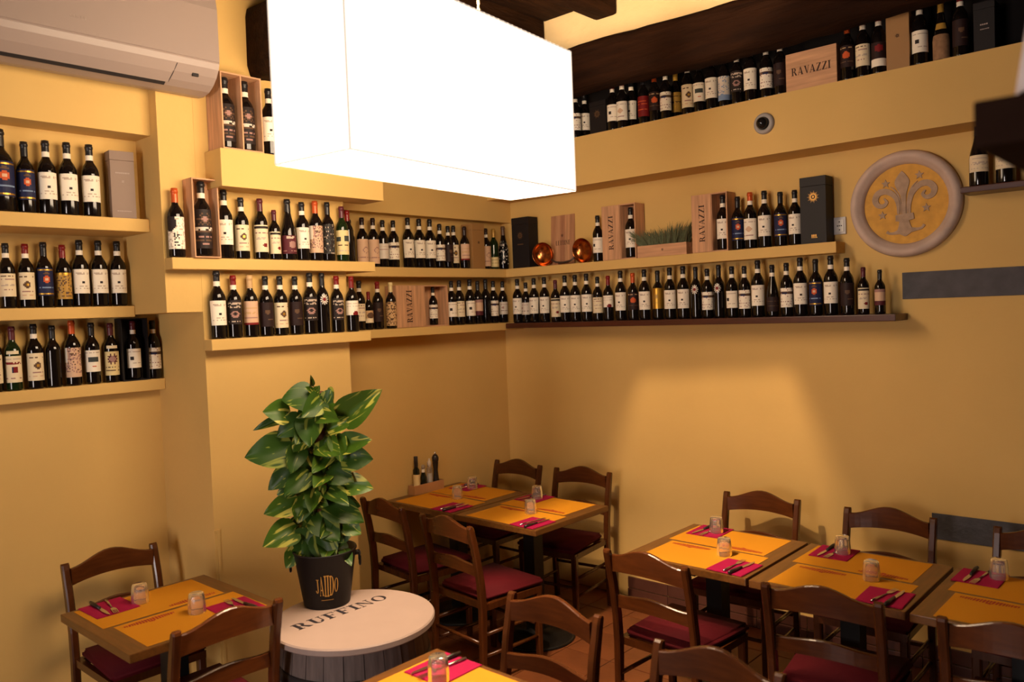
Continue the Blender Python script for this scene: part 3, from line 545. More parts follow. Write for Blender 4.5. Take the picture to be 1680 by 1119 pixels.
# ---------------------------------------------------------------- medallion, wall fittings
r = thing('wall_medallion', 'round stone framed medallion with a relief lily on ochre ground', 'medallion', (2.785, 0, 2.376))
M = Matrix.Rotation(PI/2, 4, 'X')
mb = MB(); mb.lathe([(.266, 0), (.268, .018), (.262, .038), (.248, .050), (.232, .050), (.224, .040), (.214, .034), (.204, .022), (.200, .008)], STONE, 64, M); mb.obj('frame_ring', r)
mb = MB(); mb.lathe([(.2005, .002), (.2005, .0075), (0, .0075)], MEDY, 64, M, smooth=False); mb.obj('inlay_disc', r)
S_ = .2/395; Q = lambda x, y: ((x-570)*S_, (555-y)*S_)
MF = frame((0, -.0078, 0), (1, 0, 0), (0, 0, 1))
def stroke(mb, pts, wds, th):
    P4 = [Vector((*Q(*p), w_)) for p, w_ in zip(pts, wds)]; out = []
    for i in range(len(P4)-1):
        a, b, c, d = P4[max(i-1, 0)], P4[i], P4[i+1], P4[min(i+2, len(P4)-1)]
        for t in (0, .25, .5, .75): out.append(.5*((2*b)+(c-a)*t+(2*a-5*b+4*c-d)*t*t+(3*b-a-3*c+d)*t**3))
    out.append(P4[-1]); wds = [max(2, v.z) for v in out]; pts = [Vector((v.x, v.y, 0)) for v in out]
    L = []; Rr = []
    for i, p in enumerate(pts):
        d = (pts[min(i+1, len(pts)-1)]-pts[max(i-1, 0)]).normalized(); n = Vector((-d.y, d.x, 0)); wv = wds[i]*S_/2
        L.append(p+n*wv); Rr.append(p-n*wv)
    for i in range(len(pts)-1): mb.poly([(v.x, v.y) for v in (Rr[i], Rr[i+1], L[i+1], L[i])], MEDG, 0, th, MF)
mb = MB()
stroke(mb, [(545, 225), (545, 270), (545, 330), (548, 400), (555, 480), (560, 660)], [4, 80, 140, 105, 50, 34], .006)
stroke(mb, [(505, 650), (505, 560), (480, 480), (430, 430), (370, 410), (310, 430), (285, 490), (310, 545), (365, 555), (395, 520), (370, 480)], [22, 34, 46, 55, 60, 62, 60, 50, 40, 30, 14], .0065)
stroke(mb, [(610, 650), (610, 560), (630, 470), (680, 400), (740, 370), (800, 380), (840, 430), (825, 490), (770, 510), (735, 475), (760, 440)], [22, 34, 46, 55, 60, 62, 60, 50, 40, 30, 14], .0065)
stroke(mb, [(530, 650), (528, 560), (510, 470), (470, 400), (435, 370)], [10, 14, 14, 12, 5], .004)
stroke(mb, [(585, 650), (590, 560), (605, 470), (640, 390), (690, 340)], [10, 14, 14, 12, 5], .004)
stroke(mb, [(480, 690), (560, 690), (650, 680)], [60, 78, 60], .009)
stroke(mb, [(560, 720), (562, 770), (565, 830), (568, 875)], [90, 110, 140, 20], .007)
stroke(mb, [(530, 820), (470, 838), (420, 838), (390, 820)], [60, 30, 24, 30], .006)
stroke(mb, [(600, 815), (670, 815), (720, 805), (745, 775)], [60, 30, 24, 24], .006)
mb.obj('lily_relief', r)
for x, y in [(388, 335), (706, 285), (352, 650), (765, 612)]:
    q = Q(x, y); mb = MB(); s_ = 44*S_
    mb.poly([(q[0]+(s_ if i % 2 == 0 else s_*.45)*math.cos(PI/2+i*PI/5), q[1]+(s_ if i % 2 == 0 else s_*.45)*math.sin(PI/2+i*PI/5)) for i in range(10)], MEDG, 0, .005, MF); mb.obj('star', r)
r = thing('wall_socket', 'pale triple wall socket beside the black box with gold sun', 'socket', (2.40, 0, 2.252))
cbox('plate', (0, -.012, 0), (.088, 0, .092), SOCK, r, .004); cbox('socket_insert', (.034, -.016, .012), (.078, -.0125, .078), mat('cream_plastic', (.62, .57, .5), rough=.4), r, .002)
mb = MB()
for dx, dz in ((.046, .045), (.056, .045), (.066, .045), (.056, .066), (.056, .024)): mb.box((dx-.003, -.0168, dz-.003), (dx+.003, -.0161, dz+.003), ACD)
mb.obj('contact_holes', r)
r = thing('dome_camera', 'round security camera with grey ring on the ochre bulkhead', 'camera', (2.157, -.243, 2.857))
mb = MB(); mb.lathe([(.056, 0), (.056, .012), (.050, .020), (.036, .022), (.033, .012), (.033, 0)], GREYP, 32, M); mb.obj('mounting_ring', r)
mb = MB(); mb.lathe([(.034, .004), (.034, .016), (.029, .034), (.018, .044), (0, .048)], LENS, 24, Matrix.Translation((-.004, 0, .002)) @ M); mb.obj('lens', r)
o = cbox('slate_strip', (2.762, -.007, 1.895), (3.95, 0, 2.030), SLATE, None, .002); tag(o, 'dark slate coloured board on the wall below the medallion', 'board')
o = cbox('slate_strip', (2.880, -.007, .682), (3.95, 0, .812), SLATE, None, .002); tag(o, 'low dark slate coloured board on the wall behind the chairs', 'board')

# ---------------------------------------------------------------- air conditioner
r = thing('air_conditioner', 'white split air conditioner mounted high above the niche shelves', 'air conditioner', (.425, -3.43, 2.94))
def ext(name, prof, y0, y1, m, par, sm=False):
    mb = MB(); n = len(prof); mb.add([(x, y0, z) for x, z in prof]+[(x, y1, z) for x, z in prof], [(i, (i+1) % n, n+(i+1) % n, n+i) for i in range(n)], m, sm)
    mb.add([(x, y0, z) for x, z in prof], [tuple(range(n))[::-1]], m); mb.add([(x, y1, z) for x, z in prof], [tuple(range(n))], m); return mb.obj(name, par)
W_ = .89
ext('housing', [(0, .02), (.03, .012), (.075, .008), (.130, .018), (.168, .038), (.200, .066), (.222, .098), (.232, .122), (.226, .40), (.19, .43), (0, .43)], 0, W_, ACW, r)
ext('front_panel', [(.2335, .128), (.238, .13), (.238, .36), (.228, .415), (.20, .434), (.197, .432), (.226, .40)], .002, W_-.002, ACW, r)
ext('air_flap', [(.150, .030), (.190, .062), (.218, .098), (.223, .097), (.196, .058), (.157, .024)], -.02, W_-.205, ACW, r)
ext('outlet_slot', [(.134, .018), (.152, .0295), (.156, .0255), (.138, .014)], -.02, W_-.215, ACD, r)
mb = MB(); mb.tube([(.152, W_-.203, .026), (.192, W_-.198, .0575), (.221, W_-.19, .096)], .0018, ACD, 5); mb.obj('flap_gap', r)
lettering('CLIFET', ACG, frame((.2386, W_-.625, .185), (0, 1, 0), (0, 0, 1)), .011, .062).obj('brand_lettering', r)
mb = MB(); mb.box((.198, W_-.115, .0575), (.2075, W_-.088, .0705), ACD); mb.obj('display_window', r)

# ---------------------------------------------------------------- pendant lamp
r = thing('pendant_lamp', 'large glowing white pleated rectangular lampshade hanging on cords', 'lamp', LAMP_C, LAMP_ROT)
hx, hy, HH = .1656, .621, .568
def pleat(p0, p1, nrm, n, sm):
    mb = MB(); vs = []; fs = []
    for i in range(n*2+1):
        t = i/(n*2); o_ = .0022 if i % 2 else 0
        p = Vector(p0).lerp(Vector(p1), t)+Vector(nrm)*o_
        vs += [(p.x, p.y, 0), (p.x*1.0, p.y*1.0, HH)]
    for i in range(n*2): fs.append((2*i, 2*i+2, 2*i+3, 2*i+1))
    mb.add(vs, fs, sm); return mb
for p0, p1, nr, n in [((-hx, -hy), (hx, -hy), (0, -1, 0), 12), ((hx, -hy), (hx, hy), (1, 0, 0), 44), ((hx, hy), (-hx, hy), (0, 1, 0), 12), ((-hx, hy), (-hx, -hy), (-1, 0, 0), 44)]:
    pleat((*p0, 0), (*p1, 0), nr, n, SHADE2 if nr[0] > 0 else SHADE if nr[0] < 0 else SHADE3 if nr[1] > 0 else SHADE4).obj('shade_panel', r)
SEAM = mat('shade_seam_tape', (.6, .5, .42), rough=.9, emis=.55, ecol=(1.0, .84, .70))
for z in (.003, HH-.003):
    mb = MB()
    for a, b in [((-hx, -hy), (hx, -hy)), ((hx, -hy), (hx, hy)), ((hx, hy), (-hx, hy)), ((-hx, hy), (-hx, -hy))]: mb.tube([(*a, z), (*b, z)], .0032, SEAM, 6)
    mb.obj('rim', r)
for sx_, sy_ in ((-1, -1), (1, -1), (1, 1), (-1, 1)):
    mb = MB(); mb.tube([(sx_*hx, sy_*hy, .004), (sx_*hx, sy_*hy, HH-.004)], .0036, SEAM, 6); mb.obj('corner_seam', r)
mb = MB(); mb.tube([(-hx, -.23, HH-.004), (hx, -.23, HH-.004)], .003, BLACKM, 6); mb.tube([(-hx, .23, HH-.004), (hx, .23, HH-.004)], .003, BLACKM, 6); mb.obj('crossbar', r)
for y in (-.23, .23):
    mb = MB()
    for ph in (0, PI):
        mb.tube([(.0035*math.cos(i*1.3+ph), y+.0035*math.sin(i*1.3+ph), HH-.004+i*(3.9-LAMP_C.z-HH+.004)/90) for i in range(91)], .0032, CORD, 5)
    mb.obj('twisted_cord', r)
for y in (-.23, .23):
    mb = MB(); mb.lathe([(.014, 0), (.016, .04), (.012, .05), (.006, .085)], BLACKM, 12, TR(0, y, HH-.09)); mb.obj('bulb_holder', r)

# ---------------------------------------------------------------- tables and chairs
def make_table():
    t = thing('dining_table', '', 'table')
    cbox('tabletop', (-.309, -.329, .714), (.309, .329, .747), TABLE, t, .004)
    cbox('top_rail', (-.25, -.035, .690), (.25, .035, .7135), BLACKM, t); cbox('top_rail', (-.035, -.27, .688), (.035, .27, .7115), BLACKM, t)
    mb = MB(); mb.box((-.04, -.04, .03), (.04, .04, .69), BLACKM); mb.obj('pedestal', t)
    mb = MB(); mb.lathe([(.225, .0), (.228, .008), (.215, .016), (.12, .03), (.05, .045), (.04, .06), (0, .06)], BLACKM, 36); mb.obj('base_disc', t)
    return t
TABLES = {'T2A': (.333, -.88, 0, 'dark wooden table against the corner wall under the condiment tray'), 'T2B': (.965, -.882, 0, 'dark wooden table joined to the corner table, outer one of the pair'),
 'T3': (2.19, -.957, 0, 'dark wooden table nearest the corner of the long wall row'), 'T4': (2.824, -.962, 0, 'dark wooden table in the middle of the long wall row'),
 'T5': (3.458, -.966, 0, 'dark wooden table at the right end of the wall row'), 'T1': (.81, -2.957, PI/2, 'dark wooden table for two under the niche shelves'),
 'T6': (2.282, -2.893, 0, 'foreground wooden table corner next to the white barrel top')}
t0 = make_table(); first = True
for k, (x, y, rz, lab) in TABLES.items():
    t = t0 if first else dup(t0); first = False
    t.location = (x, y, 0); t.rotation_euler = (0, 0, rz); t['label'] = lab; t['group'] = 'dining tables'

def sweep(pts, wx, m, sx=0):
    mb = MB(); vs = []; fs = []
    for k, (y, z, d) in enumerate(pts):
        d0 = Vector((pts[min(k+1, len(pts)-1)][0]-pts[max(k-1, 0)][0], pts[min(k+1, len(pts)-1)][1]-pts[max(k-1, 0)][1])).normalized(); n = Vector((d0.y, -d0.x))
        c = .006; hw = wx/2; hd = d/2
        for a, b in [(-hw+c, -hd), (hw-c, -hd), (hw, -hd+c), (hw, hd-c), (hw-c, hd), (-hw+c, hd), (-hw, hd-c), (-hw, -hd+c)]:
            vs.append((sx+a, y+n.x*b, z+n.y*b))
    for k in range(len(pts)-1):
        for i in range(8): fs.append((k*8+i, k*8+(i+1) % 8, (k+1)*8+(i+1) % 8, (k+1)*8+i))
    fs += [tuple(range(8))[::-1], tuple((len(pts)-1)*8+i for i in range(8))]
    mb.add(vs, fs, m, False); return mb
def rail(z0, arch0, z1, arch1, yb, bow, th, hw=.184, n=14):
    mb = MB(); vs = []; fs = []
    for i in range(n+1):
        u = 2*i/n-1; x = hw*u; f = (1-u*u); e = .5+.5*math.cos(PI*u); y = yb-bow*f; a = z0+arch0*f; b = z1+arch1*e
        vs += [(x, y-th/2, a), (x, y+th/2, a), (x, y+th/2, b-.004), (x, y+th/2-.004, b), (x, y-th/2+.004, b), (x, y-th/2, b-.004)]
    for i in range(n):
        for j in range(6): fs.append((i*6+j, i*6+(j+1) % 6, i*6+6+(j+1) % 6, i*6+6+j))
    fs += [tuple(range(6))[::-1], tuple(n*6+j for j in range(6))]
    mb.add(vs, fs, CHAIRR, False); return mb
def make_chair():
    c = thing('dining_chair', '', 'chair')
    for sx in (-.200, .200):
        sweep([(-.222, 0, .030), (-.212, .2, .036), (-.205, .42, .042), (-.212, .55, .040), (-.235, .70, .038), (-.262, .82, .034), (-.268, .842, .030), (-.270, .850, .018)], .033, CHAIR, sx).obj('leg', c)
    for sx in (-.19, .19): sweep([(.185, 0, .026), (.185, .2, .032), (.185, .425, .038)], .036, CHAIR, sx).obj('leg', c)
    rail(.752, .016, .828, .047, -.246, .022, .020).obj('top_rail', c)
    rail(.582, .014, .640, .020, -.214, .018, .017).obj('middle_rail', c)
    mb = MB(); mb.box((-.206, -.19, .405), (.206, -.165, .438), CHAIR); mb.box((-.206, .172, .405), (.206, .204, .438), CHAIR); mb.box((-.208, -.166, .405), (-.182, .173, .438), CHAIR); mb.box((.182, -.166, .405), (.208, .173, .438), CHAIR); mb.obj('seat_frame', c)
    bm = bmesh.new(); bmesh.ops.create_cube(bm, size=1)
    for v in bm.verts: v.co = Vector((v.co.x*(.424 if v.co.y > 0 else .366), .020+v.co.y*.40, .459+v.co.z*.040))
    bmesh.ops.bevel(bm, geom=list(bm.edges), offset=.014, segments=3, affect='EDGES'); mb = MB(); mb.bm(bm, SEAT, True); mb.obj('seat', c)
    for z in (.17, .28):
        for sx in (-.192, .192):
            mb = MB(); mb.tube([(sx, -.208, z), (sx, .18, z)], .010, CHAIR, 8); mb.obj('stretcher', c)
    mb = MB(); mb.tube([(-.185, .185, .23), (.185, .185, .23)], .010, CHAIR, 8); mb.obj('stretcher', c)
    mb = MB(); mb.tube([(-.19, -.212, .24), (.19, -.212, .24)], .010, CHAIR, 8); mb.obj('stretcher', c)
    return c
D_ = math.radians
CH = [((.12, -2.915), -90, 'wooden chair with its back to the wall under the niche shelves'), ((1.325, -2.985), 90, 'wooden chair with its back beside the white barrel top'),
 ((.40, -1.528), -6, 'wooden chair half hidden behind the potted plant at corner table'), ((1.005, -1.60), -6, 'wooden chair with oxblood seat at the near side of outer corner table'),
 ((.265, -.215), 180, 'wooden chair against the wall nearest the room corner'), ((.815, -.195), 187, 'wooden chair against the wall at the outer corner table, second from corner'),
 ((2.18, -1.555), -3, 'wooden chair with bright oxblood seat at near side of first row table'), ((2.085, -.255), 183, 'wooden chair against the wall at the first table of long row'),
 ((2.92, -1.545), 5, 'wooden chair at near side of the middle table of long row'), ((2.755, -.262), 181, 'wooden chair against the wall at the middle table of long row'),
 ((3.425, -.262), 180, 'wooden chair in front of the low slate board, right picture edge'), ((3.525, -1.535), 2, 'dark wooden chair in the lower right corner of the picture'),
 ((2.205, -2.205), 180, 'foreground wooden chair in front of black pedestal foot, glossy crest'), ((2.885, -2.262), 180, 'foreground wooden chair cut by the bottom edge, wide pale crest')]
c0 = make_chair(); first = True
for (x, y), rz, lab in CH:
    c = c0 if first else dup(c0); first = False
    a = D_(rz); c.location = (x-.262*math.sin(a), y+.262*math.cos(a), 0); c.rotation_euler = (0, 0, a); c['label'] = lab; c['group'] = 'dining chairs'

# ---------------------------------------------------------------- place settings
mb = MB(); mb.box((-.25, -.149, 0), (.25, .149, .0008), MATY); mat_me = mb.mesh('paper_placemat')
rs = random.Random(4); mb = MB(); x = -.225
while x < -.03:
    e = math.sin(PI*(x+.225)/.195); hh = .010+.012*e; ww = rs.uniform(.005, .010)
    mb.poly([(x, .116-hh), (x+ww*.7, .116-hh), (x+ww*1.15, .116+hh*rs.uniform(.4, .7)), (x+ww*.4, .116+hh*.7)], REDINK, .0009, .0013)
    if rs.random() < .7: mb.poly([(x, .118), (x+ww*1.1, .1195), (x+ww*1.1, .1225), (x, .121)], REDINK, .0009, .0013)
    x += ww+.0022
mb.poly([(-.135, .092), (-.118, .086), (-.112, .095), (-.128, .099)], REDINK, .0009, .0013); let_me = mb.mesh('printed_lettering')
mb = MB(); mb.box((-.086, -.096, 0), (.086, .096, .002), NAPK, None, .0008); mb.box((-.085, -.092, .0021), (.084, .094, .0036), NAPK, None, .0008); nap_me = mb.mesh('paper_napkin')
mb = MB(); mb.tube([(0, -.10, .004), (0, -.06, .005), (0, .02, .0035)], [.0055, .005, .0022], STEEL, 6)
mb.poly([(-.003, .02), (.003, .02), (.010, .035), (.011, .055), (-.011, .055), (-.010, .035)], STEEL, .003, .0045)
for k in range(4): mb.poly(rc(-.0105+k*.006, .055, -.0075+k*.006, .095), STEEL, .0032, .0044)
fork_me = mb.mesh('fork')
mb = MB(); mb.poly([(-.008, .0), (.005, .0), (.008, .05), (.006, .095), (-.002, .11), (-.008, .06)], STEEL, .003, .0044); blade_me = mb.mesh('blade')
mb = MB(); mb.tube([(0, -.10, .0065), (.001, -.07, .007), (-.001, .0, .0055)], [.007, .0085, .006], DARKH, 8); hand_me = mb.mesh('handle')
def glass_mesh():
    mb = MB(); n = 48; vs = []; fs = []
    prof = [(.0, .080), (.026, .080), (.029, .077), (.031, .060), (.0335, .03), (.0350, .004), (.0352, .0), (.0335, .0), (.0325, .004), (.031, .03), (.0285, .058), (.0265, .066), (.0, .067)]
    for j, (rr, z) in enumerate(prof):
        for i in range(n):
            k = 1+(.035 if (i % 4) < 2 else -.03) if 2 < j < 5 else 1
            a = 2*PI*i/n; vs.append((rr*k*math.cos(a), rr*k*math.sin(a), z))
    for j in range(len(prof)-1):
        for i in range(n): fs.append((j*n+i, j*n+(i+1) % n, (j+1)*n+(i+1) % n, (j+1)*n+i))
    mb.add(vs, fs, GLASS, True); return mb.mesh('drinking_glass')
gl_me = glass_mesh()
TN = {'T2A': 'inner corner table', 'T2B': 'outer corner table', 'T3': 'first table of the wall row', 'T4': 'middle table of the wall row', 'T5': 'last table of the wall row', 'T1': 'table under the niche', 'T6': 'foreground table by the barrel'}
def setting(k, far, glass, nx=(.205, -.222), mx=.015, turn=0):
    x, y, rz, _ = TABLES[k]; M0 = Matrix.Translation((x, y, .7472)) @ Matrix.Rotation(rz+(PI if far else 0), 4, 'Z')
    side = 'wall' if far else 'aisle'; rj = random.Random(k+side)
    if k == 'T6': side = 'only'
    def put(name, me, px, py, z, a, lab, cat, kids=()):
        o = link(name, me, None, None); m_ = M0 @ TR(px, py, z, a); o.location = m_.translation; o.rotation_euler = m_.to_euler(); tag(o, lab, cat, cat+'s on the tables')
        for n, me2 in kids: link(n, me2, o)
        return o
    put('paper_placemat', mat_me, mx, -.158, 0, rj.uniform(-.012, .012), 'yellow paper placemat with red printing, %s side of %s' % (side, TN[k]), 'placemat', [('printed_lettering', let_me)])
    put('paper_napkin', nap_me, nx[0], nx[1], .0014, turn+rj.uniform(-.06, .06), 'folded magenta paper napkin, %s side of %s' % (side, TN[k]), 'napkin')
    put('fork', fork_me, nx[0]-.005, nx[1]+.01, .0052, turn+rj.uniform(-.18, .0), 'steel fork on the magenta napkin, %s side of %s' % (side, TN[k]), 'fork')
    kn = put('table_knife', hand_me, nx[0]+.036, nx[1]-.005, .0052, turn+rj.uniform(-.10, .02), 'dark handled knife on the magenta napkin, %s side of %s' % (side, TN[k]), 'knife', [('blade', blade_me)])
    s = -1 if far else 1
    put('drinking_glass', gl_me, glass[0]*s, glass[1]*s, .0055 if glass[2] else .0015, rj.uniform(0, 1), 'upturned ribbed drinking glass, %s side of %s' % (side, TN[k]), 'glass')
setting('T2A', 0, (.045, -.035, 0), (.195, -.225)); setting('T2A', 1, (-.06, .205, 1), (.13, -.232))
setting('T2B', 0, (.045, -.062, 0), (.20, -.225)); setting('T2B', 1, (-.145, .222, 1), (.175, -.23))
setting('T3', 0, (.085, -.085, 0)); setting('T3', 1, (-.12, .225, 1), (.16, -.232))
setting('T4', 0, (.095, -.045, 0)); setting('T4', 1, (-.125, .235, 1), (.16, -.228))
setting('T5', 0, (.08, -.06, 0)); setting('T5', 1, (-.138, .255, 1), (.20, -.228))
setting('T1', 0, (.045, -.125, 0), (.17, -.205)); setting('T1', 1, (-.045, .19, 0), (.155, -.232))
setting('T6', 1, (-.108, .153, 1), (.165, -.226))

# condiments
r = thing('condiment_tray', 'small pale wooden tray of condiments on the inner corner table', 'tray', (.022, -1.012, .7475))
for a, b in [((0, 0, 0), (.064, .257, .006)), ((.057, 0, .0062), (.064, .257, .06)), ((0, 0, .0062), (.007, .257, .06)), ((.0072, 0, .0062), (.0568, .006, .06)), ((.0072, .251, .0062), (.0568, .257, .06))]:
    cbox('tray_board', a, b, mat('tray_wood', (.50, .25, .10), rough=.5, var=.2, scale=6), r)
def lat(name, lab, cat, x, y, parts):
    r = thing(name, lab, cat, (x, y, .7545))
    for n, m, pr in parts: mb = MB(); mb.lathe(pr, m, 16); mb.obj(n, r)
lat('oil_bottle', 'tall black oil bottle with square shoulders in the condiment tray', 'bottle', .054, -.965, [('body', GLASSY, [(0, 0), (.021, 0), (.022, .004), (.022, .148), (.012, .165), (.0115, .17)]), ('cap', DARKH, [(.0135, .168), (.0135, .235), (.012, .237), (0, .237)]), ('label', lmat('Y'), [(.0223, .03), (.0223, .12)])])
lat('vinegar_bottle', 'small dark vinegar bottle with pale collar in the condiment tray', 'bottle', .054, -.905, [('body', GLASSY, [(0, 0), (.020, 0), (.021, .005), (.021, .09), (.012, .12), (.010, .125)]), ('collar', lmat('W'), [(.0105, .122), (.0105, .145)]), ('stopper', mat('stopper', (.3, .22, .15)), [(.009, .1455), (.013, .15), (.013, .165), (.007, .172), (0, .173)])])
lat('salt_mill', 'clear salt mill with white salt in the condiment tray', 'mill', .054, -.850, [('salt', SALT, [(0, .002), (.0165, .002), (.0165, .105), (0, .105)]), ('body', GLASS, [(0, 0), (.0185, 0), (.0185, .14), (.012, .15), (.0105, .155), (.0, .155)]), ('head', mat('pale_knob', (.5, .42, .32), rough=.3), [(.010, .1555), (.014, .165), (.013, .185), (.006, .192), (.005, .205), (0, .207)])])
lat('pepper_mill', 'tall turned black pepper mill in the condiment tray', 'mill', .054, -.795, [('body', DARKH, [(0, 0), (.023, 0), (.024, .01), (.018, .07), (.014, .12), (.019, .165), (.020, .17)]), ('head', DARKH, [(.017, .1705), (.022, .185), (.023, .205), (.014, .222), (.006, .226)]), ('knob', STEEL, [(.005, .2262), (.006, .234), (.004, .241), (0, .242)])])

# ---------------------------------------------------------------- barrel and plant
bx, by = 1.292, -2.412
r = thing('wine_barrel', 'grey cut down barrel with a round white lettered lid', 'barrel', (bx, by, 0))
def brad(z): return .268+.052*math.sin(PI*min(1, max(0, (z+.15)/.93)))
NS = 24; zs = [0, .1, .2, .3, .4, .5, .56, .6, .628]
for i in range(NS):
    a0 = 2*PI*(i+.02)/NS; a1 = 2*PI*(i+.98)/NS; mb = MB(); vs = []; fs = []; rr = random.uniform(-.0015, .0015)
    for z in zs:
        R1 = brad(z)+rr
        for a in (a0, (a0+a1)/2, a1): vs.append((R1*math.cos(a), R1*math.sin(a), z))
        for a in (a1, a0): vs.append(((R1-.02)*math.cos(a), (R1-.02)*math.sin(a), z))
    for j in range(len(zs)-1):
        for q in range(5): fs.append((j*5+q, j*5+(q+1) % 5, j*5+5+(q+1) % 5, j*5+5+q))
    mb.add(vs, fs, STAVE); mb.obj('stave', r)
for z0, z1 in ((.03, .07), (.20, .24), (.475, .52)):
    mb = MB(); mb.lathe([(brad(z0)+.002, z0), (brad(z0)+.0055, z0), (brad(z1)+.0055, z1), (brad(z1)+.002, z1)], HOOP, 48); mb.obj('hoop', r)
mb = MB(); mb.lathe([(0, .629), (.332, .629), (.338, .634), (.338, .654), (.333, .66), (0, .66)], WHITEP, 64, None, False); lid = mb.obj('lid', r)
lettering('RUFFINO', INK, frame((1.236-bx, -2.640-by, .6603), (.006, .455, 0), (-1, .014, 0)), .066, .462, .12).obj('lettering', lid)
px, py, pz = 1.058, -2.378, .6605
r = thing('potted_plant', 'tall variegated pothos on a coir pole in a black bucket', 'plant', (px, py, pz))
PR = lambda z: .100+.034*z/.235
mb = MB(); mb.lathe([(0, 0), (.098, 0), (.100, .004), (.134, .232), (.139, .236), (.138, .242), (.130, .240), (.096, .012), (0, .010)], POTB, 40); pot = mb.obj('bucket', r)
mb = MB(); mb.lathe([(.124, .200), (.08, .206), (0, .208)], SOIL, 24); mb.obj('soil', r)
th = math.atan2(CAMY-py, CAMX-px)
def wrap(mb, zc, tw):
    out = []
    for x, y, z in mb.v:
        a = th+tw+x/.118; R1 = PR(zc+y)+.0006+z; out.append((R1*math.cos(a), R1*math.sin(a), zc+y))
    mb.v = out; return mb
mb = MB(); xx = -.047
for ch, wd in (('J', .013), ('A', .019), ('I', .010), ('I', .010), ('D', .020), ('O', .018)):
    w0, ps = GL[ch]; xc = xx+wd/2; half = math.sqrt(max(.0003, .048**2-(xc*.9)**2))
    for q in ps: mb.poly([(xx+a/w0*wd, (b-.5)*2*half) for a, b in q], GOLDI, 0, .0003)
    xx += wd+.0012
wrap(mb, .108, .02).obj('gold_monogram', pot)
mb = MB()
for k in range(12): mb.poly(rc(-.028+k*.0048, -.0015, -.028+k*.0048+.003, .0015), GOLDI, 0, .0003)
wrap(mb, .045, .02).obj('gold_lettering', pot)
for sg in (-1, 1):
    a = th+sg*(PI/2+.1); c_ = Vector((math.cos(a), math.sin(a), 0)); mb = MB()
    mb.tube([c_*.126+Vector((0, 0, .205)), c_*.150+Vector((0, 0, .205))], .012, POTB, 8)
    t_ = Vector((-c_.y, c_.x, 0)); cen = c_*.150+Vector((0, 0, .178))
    mb.tube([cen+t_*.018*math.cos(q*PI/8)+Vector((0, 0, .030*math.sin(q*PI/8))) for q in range(17)], .0042, POTB, 6); mb.obj('ring_handle', r)
mb = MB(); mb.tube([(-.02, .01, .19), (-.022, .012, .5), (-.018, .012, .8), (-.015, .015, .93)], [.022, .024, .024, .021], MOSS, 10); mb.obj('coir_pole', r)
def leaf_mesh(droop, fold, seed):
    rs = random.Random(seed); mb = MB(); n = 10; cols = [-1, -.6, -.25, 0, .25, .6, 1]; vs = []
    for j in range(n+1):
        t = j/n; wv = .5*(math.sin(PI*min(1, t**.62*.98+.02))**.8)*(1 if t < .95 else .6); 
        for c in cols:
            x = wv*c; y = t-(.10*abs(c)**1.5*(1-t)**3); z = fold*abs(c)*wv*1.1-droop*t*t+.02*math.sin(t*7+c*3+seed)
            vs.append((x, y, z))
    m_ = len(cols)
    mb.add(vs, [(j*m_+i, j*m_+i+1, (j+1)*m_+i+1, (j+1)*m_+i) for j in range(n) for i in range(m_-1)], LEAF[seed % 2], True); return mb.mesh('leaf')
LM = [leaf_mesh(.22, .35, 0), leaf_mesh(.35, .22, 1), leaf_mesh(.12, .45, 2), leaf_mesh(.28, .30, 3)]
